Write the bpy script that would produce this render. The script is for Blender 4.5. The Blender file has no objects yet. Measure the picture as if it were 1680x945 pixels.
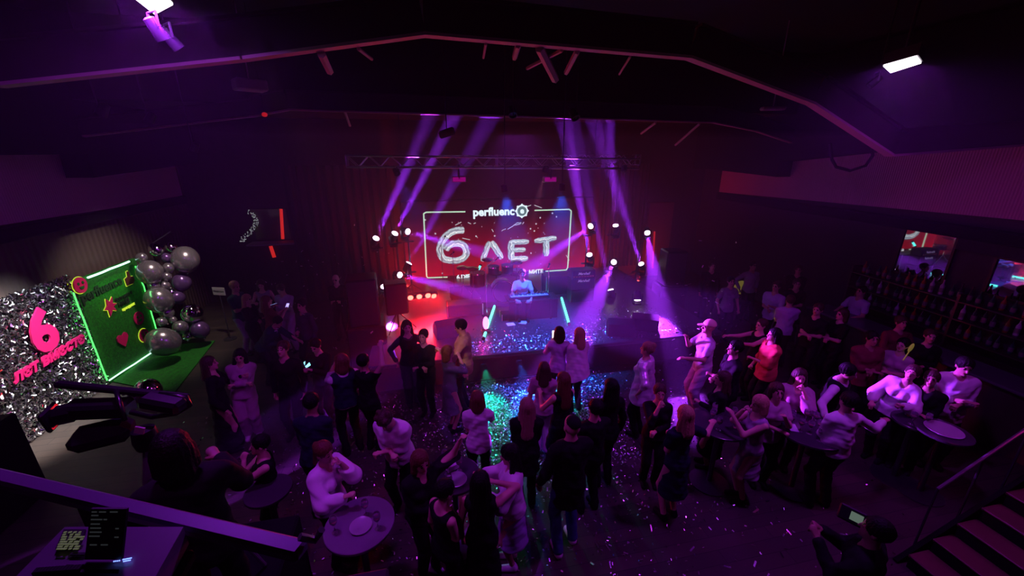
import bpy, math, random
import numpy as np
from mathutils import Vector, Matrix
rnd = random.Random(7)
scn = bpy.context.scene
COL = scn.collection

# ------------------------------------------------------------------ camera, world, exposure
F_PX, CX, CY = 665.0, 840.0, 472.5
TH, YAW, EYE = math.radians(18.7), math.radians(11.8), 4.6
FWD = np.array([math.sin(YAW)*math.cos(TH), math.cos(YAW)*math.cos(TH), -math.sin(TH)])
RGT = np.array([math.cos(YAW), -math.sin(YAW), 0.0])
UPV = np.cross(RGT, FWD)
cd = bpy.data.cameras.new('camera'); cam = bpy.data.objects.new('camera', cd); COL.objects.link(cam)
cam.matrix_world = Matrix(((RGT[0], UPV[0], -FWD[0], 0), (RGT[1], UPV[1], -FWD[1], 0), (RGT[2], UPV[2], -FWD[2], EYE), (0, 0, 0, 1)))
cd.sensor_width = 36; cd.lens = 36*F_PX/1680; cd.clip_start = 0.05; cd.clip_end = 100
scn.camera = cam
w = bpy.data.worlds.new('world'); scn.world = w; w.use_nodes = True
w.node_tree.nodes['Background'].inputs[0].default_value = (0.16, 0.03, 0.55, 1)
w.node_tree.nodes['Background'].inputs[1].default_value = 0.0
vs = scn.view_settings; vs.view_transform = 'Standard'; vs.look = 'None'; vs.exposure = 0.0; vs.gamma = 1.0; vs.use_curve_mapping = False
scn.cycles.max_bounces = 5; scn.cycles.diffuse_bounces = 2; scn.cycles.glossy_bounces = 3; scn.cycles.volume_bounces = 0
scn.cycles.transparent_max_bounces = 6; scn.cycles.use_denoising = True; scn.cycles.caustics_reflective = False
scn.cycles.sample_clamp_indirect = 4.0

# light strengths (W) and haze
HAZE = 0.029; HAZE_NEAR = 0.0045
PURPLE = (0.42, 0.02, 1.0); MAGENTA = (0.85, 0.03, 0.62); BEAM = (0.36, 0.03, 1.0)
RED = (1.0, 0.012, 0.02); BLUE = (0.01, 0.10, 1.0); TEAL = (0.0, 0.85, 0.62)
W_FLOOD, W_FILL, W_BEAM, W_WALL = 46.0, 36.0, 15000.0, 1900.0

# ------------------------------------------------------------------ photo pixel -> place
def ray(px, py): return FWD + RGT*(px-CX)/F_PX + UPV*(CY-py)/F_PX
O = np.array([0, 0, EYE])
def aty(px, py, Y): d = ray(px, py); return Vector(O + d*(Y/d[1]))
def atx(px, py, X): d = ray(px, py); return Vector(O + d*(X/d[0]))
def atz(px, py, Z): d = ray(px, py); return Vector(O + d*((Z-EYE)/d[2]))
def atd(px, py, D): d = ray(px, py); return Vector(O + d*D)

# ------------------------------------------------------------------ materials
MATS = {}
def mat(name, col=(0.5, 0.5, 0.5), rough=0.6, metal=0.0, emit=None, es=1.0, bump=0.0, bscale=40, var=0.0, spec=0.5, alpha=None, sheen=0.0):
    if name in MATS: return MATS[name]
    m = bpy.data.materials.new(name); m.use_nodes = True; nt = m.node_tree; b = nt.nodes['Principled BSDF']
    b.inputs['Base Color'].default_value = (*col, 1); b.inputs['Roughness'].default_value = rough; b.inputs['Metallic'].default_value = metal
    b.inputs['Specular IOR Level'].default_value = spec
    if sheen: b.inputs['Sheen Weight'].default_value = sheen
    if emit: b.inputs['Emission Color'].default_value = (*emit, 1); b.inputs['Emission Strength'].default_value = es
    if bump or var:
        tc = nt.nodes.new('ShaderNodeTexCoord'); n = nt.nodes.new('ShaderNodeTexNoise'); n.inputs['Scale'].default_value = bscale; n.inputs['Detail'].default_value = 4
        nt.links.new(tc.outputs['Object'], n.inputs['Vector'])
        if bump:
            bp = nt.nodes.new('ShaderNodeBump'); bp.inputs['Strength'].default_value = bump; bp.inputs['Distance'].default_value = 0.02
            nt.links.new(n.outputs['Fac'], bp.inputs['Height']); nt.links.new(bp.outputs['Normal'], b.inputs['Normal'])
        if var:
            mx = nt.nodes.new('ShaderNodeMix'); mx.data_type = 'RGBA'
            mx.inputs['A'].default_value = (*[c*(1-var) for c in col], 1); mx.inputs['B'].default_value = (*[min(1, c*(1+var)) for c in col], 1)
            nt.links.new(n.outputs['Fac'], mx.inputs['Factor']); nt.links.new(mx.outputs['Result'], b.inputs['Base Color'])
    MATS[name] = m; return m
def emit_mat(name, col, s): return mat(name, (0.02, 0.02, 0.02), 0.5, emit=col, es=s)

def planks(name, c1, c2, rough, width=0.14, along='y'):
    m = bpy.data.materials.new(name); m.use_nodes = True; nt = m.node_tree; b = nt.nodes['Principled BSDF']; L = nt.links
    tc = nt.nodes.new('ShaderNodeTexCoord'); mp = nt.nodes.new('ShaderNodeMapping'); br = nt.nodes.new('ShaderNodeTexBrick')
    if along == 'y': mp.inputs['Rotation'].default_value = (0, 0, math.pi/2)
    L.new(tc.outputs['Object'], mp.inputs['Vector']); L.new(mp.outputs['Vector'], br.inputs['Vector'])
    br.inputs['Scale'].default_value = 1; br.inputs['Brick Width'].default_value = 1.6; br.inputs['Row Height'].default_value = width; br.inputs['Mortar Size'].default_value = 0.004
    br.inputs['Color1'].default_value = (*c1, 1); br.inputs['Color2'].default_value = (*c2, 1); br.inputs['Mortar'].default_value = (0.004, 0.003, 0.003, 1)
    n = nt.nodes.new('ShaderNodeTexNoise'); n.inputs['Scale'].default_value = 5; n.inputs['Detail'].default_value = 6; L.new(tc.outputs['Object'], n.inputs['Vector'])
    mx = nt.nodes.new('ShaderNodeMix'); mx.data_type = 'RGBA'; mx.blend_type = 'MULTIPLY'; mx.inputs['Factor'].default_value = 0.7
    L.new(br.outputs['Color'], mx.inputs['A']); L.new(n.outputs['Fac'], mx.inputs['B']); L.new(mx.outputs['Result'], b.inputs['Base Color'])
    mr = nt.nodes.new('ShaderNodeMapRange'); mr.inputs['To Min'].default_value = rough-0.1; mr.inputs['To Max'].default_value = rough+0.2
    L.new(n.outputs['Fac'], mr.inputs['Value']); L.new(mr.outputs['Result'], b.inputs['Roughness'])
    bp = nt.nodes.new('ShaderNodeBump'); bp.inputs['Strength'].default_value = 0.3; bp.inputs['Distance'].default_value = 0.01
    L.new(br.outputs['Fac'], bp.inputs['Height']); bp.invert = True; L.new(bp.outputs['Normal'], b.inputs['Normal'])
    MATS[name] = m; return m

def ribbed(name, col, scale, rough=0.6, axis='y'):
    m = bpy.data.materials.new(name); m.use_nodes = True; nt = m.node_tree; b = nt.nodes['Principled BSDF']; L = nt.links
    tc = nt.nodes.new('ShaderNodeTexCoord'); wv = nt.nodes.new('ShaderNodeTexWave'); wv.bands_direction = 'Y' if axis == 'y' else 'X'
    wv.inputs['Scale'].default_value = scale; L.new(tc.outputs['Object'], wv.inputs['Vector'])
    b.inputs['Base Color'].default_value = (*col, 1); b.inputs['Roughness'].default_value = rough
    bp = nt.nodes.new('ShaderNodeBump'); bp.inputs['Strength'].default_value = 0.5; bp.inputs['Distance'].default_value = 0.03
    L.new(wv.outputs['Fac'], bp.inputs['Height']); L.new(bp.outputs['Normal'], b.inputs['Normal'])
    MATS[name] = m; return m

def bricks(name, c1, c2):
    m = bpy.data.materials.new(name); m.use_nodes = True; nt = m.node_tree; b = nt.nodes['Principled BSDF']; L = nt.links
    tc = nt.nodes.new('ShaderNodeTexCoord'); mp = nt.nodes.new('ShaderNodeMapping'); mp.inputs['Rotation'].default_value = (math.pi/2, 0, 0)
    br = nt.nodes.new('ShaderNodeTexBrick'); L.new(tc.outputs['Object'], mp.inputs['Vector']); L.new(mp.outputs['Vector'], br.inputs['Vector'])
    br.inputs['Scale'].default_value = 1; br.inputs['Brick Width'].default_value = 0.26; br.inputs['Row Height'].default_value = 0.08; br.inputs['Mortar Size'].default_value = 0.008
    br.inputs['Color1'].default_value = (*c1, 1); br.inputs['Color2'].default_value = (*c2, 1); br.inputs['Mortar'].default_value = (0.02, 0.02, 0.02, 1)
    L.new(br.outputs['Color'], b.inputs['Base Color']); b.inputs['Roughness'].default_value = 0.8
    bp = nt.nodes.new('ShaderNodeBump'); bp.invert = True; bp.inputs['Strength'].default_value = 0.6; bp.inputs['Distance'].default_value = 0.01
    L.new(br.outputs['Fac'], bp.inputs['Height']); L.new(bp.outputs['Normal'], b.inputs['Normal'])
    MATS[name] = m; return m

BLACK = mat('black_plastic', (0.008, 0.008, 0.009), 0.45, spec=.3)
MATTE = mat('matte_black', (0.005, 0.005, 0.006), 0.9, spec=0.15)
STEEL = mat('dark_steel', (0.10, 0.10, 0.11), 0.35, 0.8)
ALU = mat('aluminium', (0.5, 0.5, 0.52), 0.35, 1.0)
CHROME = mat('chrome', (0.8, 0.8, 0.82), 0.1, 1.0)
GLASS = mat('drinking_glass', (0.75, 0.75, 0.8), 0.08, 0.35, spec=0.8)

# ------------------------------------------------------------------ mesh helpers
class MB:
    def __init__(s): s.v = []; s.f = []; s.mi = []
    def add(s, V, Fc, mi=0):
        o = len(s.v); s.v += [tuple(p) for p in V]; s.f += [tuple(i+o for i in f) for f in Fc]; s.mi += [mi]*len(Fc); return s
    def box(s, c, size, rz=0, M=None, mi=0, bev=0):
        x, y, z = [q/2 for q in size]
        if bev:
            b = min(bev, x*.9, y*.9, z*.9)
            V = [];
            for sx in (-1, 1):
                for sy in (-1, 1):
                    for sz in (-1, 1):
                        V += [(sx*x, sy*(y-b), sz*(z-b)), (sx*(x-b), sy*y, sz*(z-b)), (sx*(x-b), sy*(y-b), sz*z)]
            def I(sx, sy, sz, k): return (((sx > 0)*2+(sy > 0))*2+(sz > 0))*3+k
            Fc = []
            for k, (a, b2) in enumerate(((1, 2), (0, 2), (0, 1))):
                for sg in (-1, 1):
                    q = []
                    for u, v in ((-1, -1), (1, -1), (1, 1), (-1, 1)):
                        t = [0, 0, 0]; t[k] = sg; t[a] = u; t[b2] = v; q.append(I(*t, k))
                    Fc.append(q)
            for ax in range(3):
                a, b2 = [i for i in range(3) if i != ax]
                for u in (-1, 1):
                    for v in (-1, 1):
                        t0 = [0]*3; t0[ax] = -1; t0[a] = u; t0[b2] = v; t1 = list(t0); t1[ax] = 1
                        Fc.append([I(*t0, a), I(*t1, a), I(*t1, b2), I(*t0, b2)])
            for sx in (-1, 1):
                for sy in (-1, 1):
                    for sz in (-1, 1): Fc.append([I(sx, sy, sz, 0), I(sx, sy, sz, 1), I(sx, sy, sz, 2)])
        else:
            V = [(sx*x, sy*y, sz*z) for sx in (-1, 1) for sy in (-1, 1) for sz in (-1, 1)]
            Fc = [(0, 1, 3, 2), (4, 6, 7, 5), (0, 4, 5, 1), (2, 3, 7, 6), (0, 2, 6, 4), (1, 5, 7, 3)]
        R = M if M is not None else Matrix.Rotation(rz, 3, 'Z'); c = Vector(c)
        return s.add([R @ Vector(p)+c for p in V], Fc, mi)
    def tube(s, pts, r, n=8, mi=0, cap=True, flat=None):
        pts = [Vector(p) for p in pts]; rs = r if isinstance(r, (list, tuple)) else [r]*len(pts); V = []; Fc = []; N = len(pts); prev = None
        for i, p in enumerate(pts):
            t = (pts[min(i+1, N-1)]-pts[max(i-1, 0)]).normalized()
            if prev is None: a = t.orthogonal().normalized()
            else: a = (prev-t*prev.dot(t)); a = a.normalized() if a.length > 1e-6 else t.orthogonal().normalized()
            prev = a; b = t.cross(a)
            for k in range(n):
                an = 2*math.pi*k/n; V.append(p+(a*math.cos(an)+b*math.sin(an))*rs[i])
        for i in range(N-1):
            for k in range(n): Fc.append((i*n+k, i*n+(k+1) % n, (i+1)*n+(k+1) % n, (i+1)*n+k))
        if cap: Fc += [tuple(range(n))[::-1], tuple((N-1)*n+k for k in range(n))]
        return s.add(V, Fc, mi)
    def lathe(s, prof, c=(0, 0, 0), n=20, M=None, mi=0):
        V = []; Fc = []; M = M or Matrix.Identity(3); c = Vector(c)
        for r, z in prof:
            for k in range(n):
                a = 2*math.pi*k/n; V.append(M @ Vector((r*math.cos(a), r*math.sin(a), z))+c)
        for i in range(len(prof)-1):
            for k in range(n): Fc.append((i*n+k, i*n+(k+1) % n, (i+1)*n+(k+1) % n, (i+1)*n+k))
        Fc += [tuple(range(n))[::-1], tuple((len(prof)-1)*n+k for k in range(n))]
        return s.add(V, Fc, mi)
    def ball(s, c, r, n=16, M=None, mi=0):
        r = r if isinstance(r, (list, tuple)) else (r, r, r); M = M or Matrix.Identity(3); V = []; Fc = []; m = n//2; c = Vector(c)
        for i in range(m+1):
            ph = math.pi*i/m
            for k in range(n):
                a = 2*math.pi*k/n; V.append(M @ Vector((r[0]*math.sin(ph)*math.cos(a), r[1]*math.sin(ph)*math.sin(a), r[2]*math.cos(ph)))+c)
        for i in range(m):
            for k in range(n): Fc.append((i*n+k, (i+1)*n+k, (i+1)*n+(k+1) % n, i*n+(k+1) % n))
        return s.add(V, Fc, mi)
    def prism(s, poly, h0, h1, M=None, c=(0, 0, 0), mi=0):
        n = len(poly); M = M or Matrix.Identity(3); c = Vector(c)
        V = [M @ Vector((x, y, h0))+c for x, y in poly]+[M @ Vector((x, y, h1))+c for x, y in poly]
        Fc = [tuple(range(n))[::-1], tuple(range(n, 2*n))]+[(k, (k+1) % n, n+(k+1) % n, n+k) for k in range(n)]
        return s.add(V, Fc, mi)
    def build(s, name, m, parent=None, smooth=False, loc=None):
        me = bpy.data.meshes.new(name); me.from_pydata([tuple(v) for v in s.v], [], s.f)
        ms = m if isinstance(m, (list, tuple)) else [m]
        for q in ms: me.materials.append(q)
        if len(ms) > 1: me.polygons.foreach_set('material_index', s.mi)
        if smooth:
            me.polygons.foreach_set('use_smooth', [True]*len(me.polygons))
        me.update()
        if smooth == 'auto':
            try: me.set_sharp_from_angle(angle=math.radians(35))
            except Exception: pass
        o = bpy.data.objects.new(name, me); COL.objects.link(o)
        if parent: o.parent = parent
        if loc: o.location = loc
        return o

def tag(o, label, cat, group=None, kind=None):
    if label: o['label'] = label
    if cat: o['category'] = cat
    if group: o['group'] = group
    if kind: o['kind'] = kind
    return o
def empty(name, loc, rz=0.0, label=None, cat=None, group=None):
    o = bpy.data.objects.new(name, None); COL.objects.link(o); o.location = loc; o.rotation_euler = (0, 0, rz); o.empty_display_size = 0.1
    return tag(o, label, cat, group)
def rel(o, p): o.parent = p; o.matrix_parent_inverse = Matrix.Translation(-Vector(p.location)); return o
def struct(o): o['kind'] = 'structure'; return o
def copy_tree(o, parent=None):
    c = o.copy(); COL.objects.link(c); c.parent = parent
    for ch in [q for q in bpy.data.objects if q.parent == o]: copy_tree(ch, c)
    return c
def light(kind, name, loc, energy, col, target=None, parent=None, **k):
    ld = bpy.data.lights.new(name, kind); ld.energy = energy; ld.color = col
    for a, b in k.items(): setattr(ld, a, b)
    o = bpy.data.objects.new(name, ld); COL.objects.link(o); o.location = loc
    if target is not None: o.rotation_euler = (Vector(target)-Vector(loc)).to_track_quat('-Z', 'Y').to_euler()
    if parent:
        o.parent = parent
    return o
def text_mesh(txt, size, depth, offset=0.0, shear=0.0, spacing=1.0):
    cu = bpy.data.curves.new('lettering', 'FONT'); cu.body = txt; cu.size = size; cu.extrude = depth; cu.offset = offset; cu.shear = shear
    cu.space_character = spacing; cu.align_x = 'CENTER'; cu.align_y = 'CENTER'; cu.resolution_u = 3
    o = bpy.data.objects.new('lettering', cu); COL.objects.link(o); dg = bpy.context.evaluated_depsgraph_get()
    me = bpy.data.meshes.new_from_object(o.evaluated_get(dg)); bpy.data.objects.remove(o); return me
def text_obj(name, txt, size, m, M, parent=None, depth=0.004, **k):
    me = text_mesh(txt, size, depth, **k); me.materials.clear(); me.materials.append(m); me.transform(M)
    o = bpy.data.objects.new(name, me); COL.objects.link(o)
    if parent: o.parent = parent
    return o

# ================================================================== HAZE
def haze(x0, x1, y0, y1, dens, label, nm, top=6.89, low=.01):
    hz = MB().box(((x0+x1)/2, (y0+y1)/2, (top+low)/2), (x1-x0, y1-y0, top-low)).build('haze', None)
    hm = bpy.data.materials.new(nm); hm.use_nodes = True; nt = hm.node_tree; nt.nodes.clear()
    vo = nt.nodes.new('ShaderNodeVolumeScatter'); vo.inputs['Density'].default_value = dens; vo.inputs['Anisotropy'].default_value = 0.2; vo.inputs['Color'].default_value = (0.95, 0.9, 1, 1)
    ou = nt.nodes.new('ShaderNodeOutputMaterial'); nt.links.new(vo.outputs[0], ou.inputs['Volume']); hz.data.materials.clear(); hz.data.materials.append(hm)
    tag(hz, label, 'haze', kind='stuff')
haze(-3.4, 9.0, 9.53, 13.88, HAZE, 'smoky haze over the stage that shows the light beams', 'stage_haze', 5.48)
haze(-3.4, 9.0, 5.6, 9.51, HAZE, 'smoky haze before the stage and over the dancers nearest to it', 'stage_haze', 4.9)
haze(-6.8, 10.1, -2.2, 5.58, HAZE_NEAR, 'thin layer of haze under the near half of the ceiling around the flood lamps', 'hall_haze', 6.8, 3.9)

# ================================================================== ROOM
XL, XR, YB, ZC = -6.95, 10.25, 13.9, 6.9
FLOORM = planks('dark_floor_boards', (0.075, 0.05, 0.04), (0.04, 0.028, 0.024), 0.68, 0.17, 'x')
DECKM = mat('stage_deck_laminate', (0.05, 0.045, 0.055), 0.32, var=0.3, bscale=3)
WALLD = mat('dark_wall_paint', (0.035, 0.03, 0.035), 0.8, bump=0.2, bscale=20, var=0.3)
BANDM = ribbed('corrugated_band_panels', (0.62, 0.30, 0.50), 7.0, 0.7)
CEILM = mat('black_ceiling_paint', (0.008, 0.008, 0.010), 0.9)
struct(MB().box((1.65, 5.9, -0.05), (17.6, 16.6, 0.1)).build('floor', FLOORM))
struct(MB().box((1.65, 5.9, ZC+0.05), (17.6, 16.6, 0.1)).build('ceiling', CEILM))
struct(MB().box((XL-0.05, 5.9, ZC/2), (0.1, 16.6, ZC)).build('wall_left', ribbed('left_wall_boards', (0.075, 0.05, 0.042), 2.2, 0.75)))
struct(MB().box((XR+0.05, 5.9, ZC/2), (0.1, 16.6, ZC)).build('wall_right', WALLD))
struct(MB().box((1.65, YB+0.05, ZC/2), (17.6, 0.1, ZC)).build('wall_back', mat('back_wall_drape', (0.05, 0.03, 0.035), 0.85, bump=0.5, bscale=8, var=0.4)))
struct(MB().box((1.65, -2.35, ZC/2), (17.6, 0.1, ZC)).build('wall_behind', WALLD))
# pale corrugated bands above both side aisles, with black service ducts boxed above
def extr_x(name, pts, x0, x1, m):   # pts (y,z)
    mb = MB(); n = len(pts); V = [(x0, y, z) for y, z in pts]+[(x1, y, z) for y, z in pts]
    return struct(mb.add(V, [tuple(range(n)), tuple(range(n, 2*n))[::-1]]+[(k, n+k, n+(k+1) % n, (k+1) % n) for k in range(n)]).build(name, m))
XLB, XRB = -6.7, 10.0
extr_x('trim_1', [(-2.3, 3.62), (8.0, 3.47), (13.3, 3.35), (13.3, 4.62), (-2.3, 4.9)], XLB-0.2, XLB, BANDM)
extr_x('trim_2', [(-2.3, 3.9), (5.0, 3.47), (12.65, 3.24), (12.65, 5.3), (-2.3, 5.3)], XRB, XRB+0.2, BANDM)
for nm, x, y0, y1, z in (('trim_3', XLB-0.1, -2.3, 13.4, 3.30), ('trim_4', XRB+0.1, -2.3, 12.7, 3.12)):
    struct(MB().box((x, (y0+y1)/2, z), (0.3, y1-y0, 0.22), bev=0.02).build(nm, MATTE))
def duct(x, poly, w, side, label):
    mb = MB(); xs = (x, x+w*side); n = len(poly)
    V = [(xs[0], y, z) for y, z in poly]+[(xs[1], y, z) for y, z in poly]
    o = mb.add(V, [tuple(range(n)), tuple(range(n, 2*n))[::-1]]+[(k, n+k, n+(k+1) % n, (k+1) % n) for k in range(n)]).build('air_duct', MATTE)
    return tag(o, label, 'duct')
a = atx(95, 253, XLB); b = atx(106, 292, XLB); c = atx(285, 268, XLB)
duct(XLB+0.02, [(-2.2, a.z), (a.y, a.z), (b.y, b.z), (13.6, c.z), (13.6, 6.8), (-2.2, 6.8)], 0.45, 1, 'black boxed duct with a stepped underside above the left pale band')
p1, p2, p3, p4, p5, p6 = [atx(*q, XRB) for q in ((1180, 277), (1297, 290), (1302, 265), (1540, 240), (1595, 245), (1608, 205))]
duct(XRB-0.02, [(13.6, p1.z), (p1.y, p1.z), (p2.y, p2.z), (p3.y, p3.z), (p4.y, p4.z), (p5.y, p5.z), (p6.y, p6.z), (-2.2, p6.z), (-2.2, 6.8), (13.6, 6.8)], 0.45, -1, 'black boxed duct with stepped underside above the right pale band')

struct(MB().box((1.65, 11.75, 5.55), (16.4, 4.25, .1)).build('trim_6', CEILM)); struct(MB().box((1.65, 9.68, 6.2), (16.4, .1, 1.38)).build('trim_7', CEILM))
# ---- roof frames: steel beams across the hall
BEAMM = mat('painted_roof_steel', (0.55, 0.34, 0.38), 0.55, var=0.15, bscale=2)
WEBM = mat('shaded_roof_steel', (0.03, 0.02, 0.03), 0.8)  # web and top flange darkened in colour to stand for shade
def roof_beam(pts, w, d, label):
    mb = MB()
    for a, b in zip(pts[:-1], pts[1:]):
        a = Vector(a); b = Vector(b); dv = b-a; ln = dv.length; ang = math.atan2(dv.z, dv.x); M = Matrix.Rotation(-ang, 3, 'Y'); mid = (a+b)/2
        for off, sz in ((0.0, (ln+0.02, w, 0.03)), (d, (ln+0.02, w, 0.03)), (d/2, (ln+0.02, 0.03, d))): mb.box(mid+M @ Vector((0, 0, off)), sz, M=M, mi=0 if off == 0 else 1)
    return tag(mb.build('roof_beam', [BEAMM, WEBM]), label, 'roof beam')
def clipx(a, b, x): t = (x-a.x)/(b.x-a.x); return a.lerp(b, t)
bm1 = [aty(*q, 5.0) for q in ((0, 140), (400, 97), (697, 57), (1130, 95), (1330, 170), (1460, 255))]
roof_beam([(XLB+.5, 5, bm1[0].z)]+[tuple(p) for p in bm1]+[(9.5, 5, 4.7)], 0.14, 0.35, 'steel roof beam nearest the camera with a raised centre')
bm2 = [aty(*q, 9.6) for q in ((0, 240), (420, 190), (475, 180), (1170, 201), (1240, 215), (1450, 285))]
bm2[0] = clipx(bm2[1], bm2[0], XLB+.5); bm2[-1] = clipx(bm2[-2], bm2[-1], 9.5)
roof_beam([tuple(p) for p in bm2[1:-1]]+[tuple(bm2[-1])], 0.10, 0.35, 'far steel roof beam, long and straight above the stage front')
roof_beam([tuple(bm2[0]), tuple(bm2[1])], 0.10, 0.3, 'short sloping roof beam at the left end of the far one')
# struts, rods and small pieces hanging at the beams
for (a, b, r, lab) in (((697+250-420, 88), (541, 117), .045, 'short slanting ceiling brace left of the near beam peak'),
                       ((588, 80), (610, 97), .02, 'thin slanting ceiling brace on the left of the near beam'),
                       ((797, 72), (793, 95), .016, 'thin hanging rod left of the purple glow on the near beam'),
                       ((850, 74), (844, 95), .035, 'short purple lit rod hanging under the middle of the near beam'),
                       ((885, 78), (911, 130), .055, 'widest zigzag brace under the near beam, lit purple'),
                       ((922, 82), (865, 112), .025, 'thin brace crossing behind the zigzag brace'),
                       ((947, 84), (929, 119), .035, 'slanting brace right of the zigzag brace'),
                       ((1034, 93), (1016, 122), .014, 'thin dark brace towards the right of the near beam')):
    p = aty(*a, 5.05); q = aty(*b, 5.9); tag(MB().tube([p, q], r, 6).build('ceiling_brace', BEAMM), lab, 'brace')
for (a, b, r, lab) in (((565, 181), (574, 206), .03, 'short brace hanging at the left of the far beam'), ((1076, 201), (1052, 219), .03, 'short brace hanging towards the right of the far beam'),
                       ((1148, 203), (1108, 238), .03, 'long thin brace at the right end of the far beam')):
    p = aty(*a, 9.7); q = aty(*b, 10.6); tag(MB().tube([p, q], r, 6).build('ceiling_brace', BEAMM), lab, 'brace')
# wall-end panels near beams
tag(MB().box(aty(410, 140, 7.5), (0.42, 0.3, 0.16), rz=0.6, bev=.02).tube([aty(410, 140, 7.5), (aty(410, 140, 7.5).x, 7.5, ZC)], .012, 6).build('ceiling_speaker', mat('pink_lit_box', (0.35, 0.25, 0.28), 0.6)), 'small box speaker hanging from the ceiling on the left', 'speaker')
tag(MB().box(aty(1268, 178, 7.5), (0.42, 0.2, 0.07), rz=-0.4, bev=.02).tube([aty(1268, 178, 7.5), (aty(1268, 178, 7.5).x, 7.5, ZC)], .012, 6).build('ceiling_panel', mat('pink_lit_box')), 'small flat panel hanging from the ceiling on the right', 'panel')
q_ = aty(434, 188, 8.5); e = empty('warning_lamp', q_, 0, 'tiny red lamp on the ceiling left of the far beam', 'lamp'); rel(MB().ball(q_, (0.05, 0.04, 0.04), 10).build('bulb', emit_mat('dim_red_glow', (1, .02, .03), 0.35), smooth=True), e); rel(MB().tube([q_, (q_.x, q_.y, ZC)], .006, 5).build('hanger', MATTE), e)
MB_C = MB(); pp = [aty(x, y, 7.0) for x, y in ((1362, 235), (1365, 262), (1372, 274), (1395, 280), (1420, 272), (1432, 255), (1430, 240))]
tag(MB_C.tube(pp, 0.03, 6).build('hanging_cable', MATTE), 'looped black cable hanging in front of the right pale band', 'cable')

# ================================================================== STAGE
Y0, ZS = 7.46, 0.58
SX0, SX1 = -1.35, 6.6
st = empty('stage', (2.6, Y0, 0), 0, 'low black stage platform at the far end of the hall', 'stage')
rel(MB().box(((SX0+SX1)/2, (Y0+YB)/2, ZS-0.04), (SX1-SX0, YB-Y0-.02, 0.08), bev=0.01).build('deck', DECKM), st)
rel(MB().box(((SX0+SX1)/2, Y0+0.04, (ZS-.08)/2), (SX1-SX0-.04, 0.04, ZS-.08)).build('front_skirt', mat('stage_skirt_cloth', (0.03, 0.015, 0.02), 0.9, bump=.4, bscale=12)), st)
rel(MB().box((SX0+.03, (Y0+YB)/2, (ZS-.08)/2), (0.04, YB-Y0-.1, ZS-.08)).build('side_skirt', MATS['stage_skirt_cloth']), st)

# LED wall
LY = 13.0
led = empty('led_screen', (2.3, LY, ZS), 0, 'large led wall behind the stage glowing dark red', 'led screen')
tl, br_ = aty(640, 300, LY), aty(980, 470, LY)
LX0, LX1, LZ0, LZ1 = -0.75, 5.5, ZS+0.1, 3.1
rel(MB().box(((LX0+LX1)/2, LY+0.12, (LZ0+LZ1)/2), (LX1-LX0+.1, 0.18, LZ1-LZ0+.1), bev=.02).build('housing', MATTE), led)
# glowing picture ground: maroon, brighter red low down
m = bpy.data.materials.new('led_picture_ground'); m.use_nodes = True; nt = m.node_tree; nt.nodes.clear(); L = nt.links
tc = nt.nodes.new('ShaderNodeTexCoord'); sp = nt.nodes.new('ShaderNodeSeparateXYZ'); L.new(tc.outputs['Object'], sp.inputs[0])
mr = nt.nodes.new('ShaderNodeMapRange'); mr.inputs['From Min'].default_value = 2.6; mr.inputs['From Max'].default_value = 0.7; L.new(sp.outputs['Z'], mr.inputs['Value'])
cr = nt.nodes.new('ShaderNodeValToRGB'); cr.color_ramp.elements[0].color = (0.012, 0.0003, 0.004, 1); cr.color_ramp.elements[1].color = (0.34, 0.001, 0.010, 1); L.new(mr.outputs[0], cr.inputs[0])
nz = nt.nodes.new('ShaderNodeTexNoise'); nz.inputs['Scale'].default_value = 0.8; mm = nt.nodes.new('ShaderNodeMath'); mm.operation = 'MULTIPLY_ADD'; mm.inputs[1].default_value = 1.2; mm.inputs[2].default_value = 0.4
L.new(tc.outputs['Object'], nz.inputs['Vector']); L.new(nz.outputs['Fac'], mm.inputs[0])
em = nt.nodes.new('ShaderNodeEmission'); L.new(cr.outputs[0], em.inputs[0]); L.new(mm.outputs[0], em.inputs[1]); ou = nt.nodes.new('ShaderNodeOutputMaterial'); L.new(em.outputs[0], ou.inputs[0])
rel(MB().box(((LX0+LX1)/2, LY+0.02, (LZ0+LZ1)/2), (LX1-LX0, 0.02, LZ1-LZ0)).build('picture', m), led)
SCR = LY
def scr(px, py, dy=0.0): p = aty(px, py, SCR); p.y = SCR-dy; return p
def stroke(mb, pts, wpx, n=10, dy=0.01, ends=True):
    """flat lit stroke on the screen; u across stored as uv"""
    P = [scr(*p) for p in pts]; ww = wpx*0.0235; V = []; UV = []
    for i, p in enumerate(P):
        t = (P[min(i+1, len(P)-1)]-P[max(i-1, 0)]); t.y = 0; t.normalize(); nn = Vector((-t.z, 0, t.x)); k = ww/2
        if ends and i in (0, len(P)-1): k *= 0.6
        for j in range(n+1):
            u = -1+2*j/n; V.append(p+nn*u*k+Vector((0, -dy-0.03*math.sqrt(max(0, 1-u*u)), 0))); UV.append((u, i/len(P)))
    Fc = []
    for i in range(len(P)-1):
        for j in range(n): Fc.append((i*(n+1)+j, i*(n+1)+j+1, (i+1)*(n+1)+j+1, (i+1)*(n+1)+j))
    o = len(mb.v); mb.add(V, Fc); mb.uv = getattr(mb, 'uv', [])+UV
def smooth_path(pts, n=6):
    out = []
    P = [Vector((*p, 0)) for p in pts]
    for i in range(len(P)-1):
        p0 = P[max(i-1, 0)]; p1 = P[i]; p2 = P[i+1]; p3 = P[min(i+2, len(P)-1)]
        for k in range(n):
            t = k/n; q = 0.5*((2*p1)+(p2-p0)*t+(2*p0-5*p1+4*p2-p3)*t*t+(3*p1-p0-3*p2+p3)*t**3); out.append((q.x, q.y))
    out.append(pts[-1]); return out
def Z4(x, y): return (680+x/6, 330+y/6)
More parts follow.
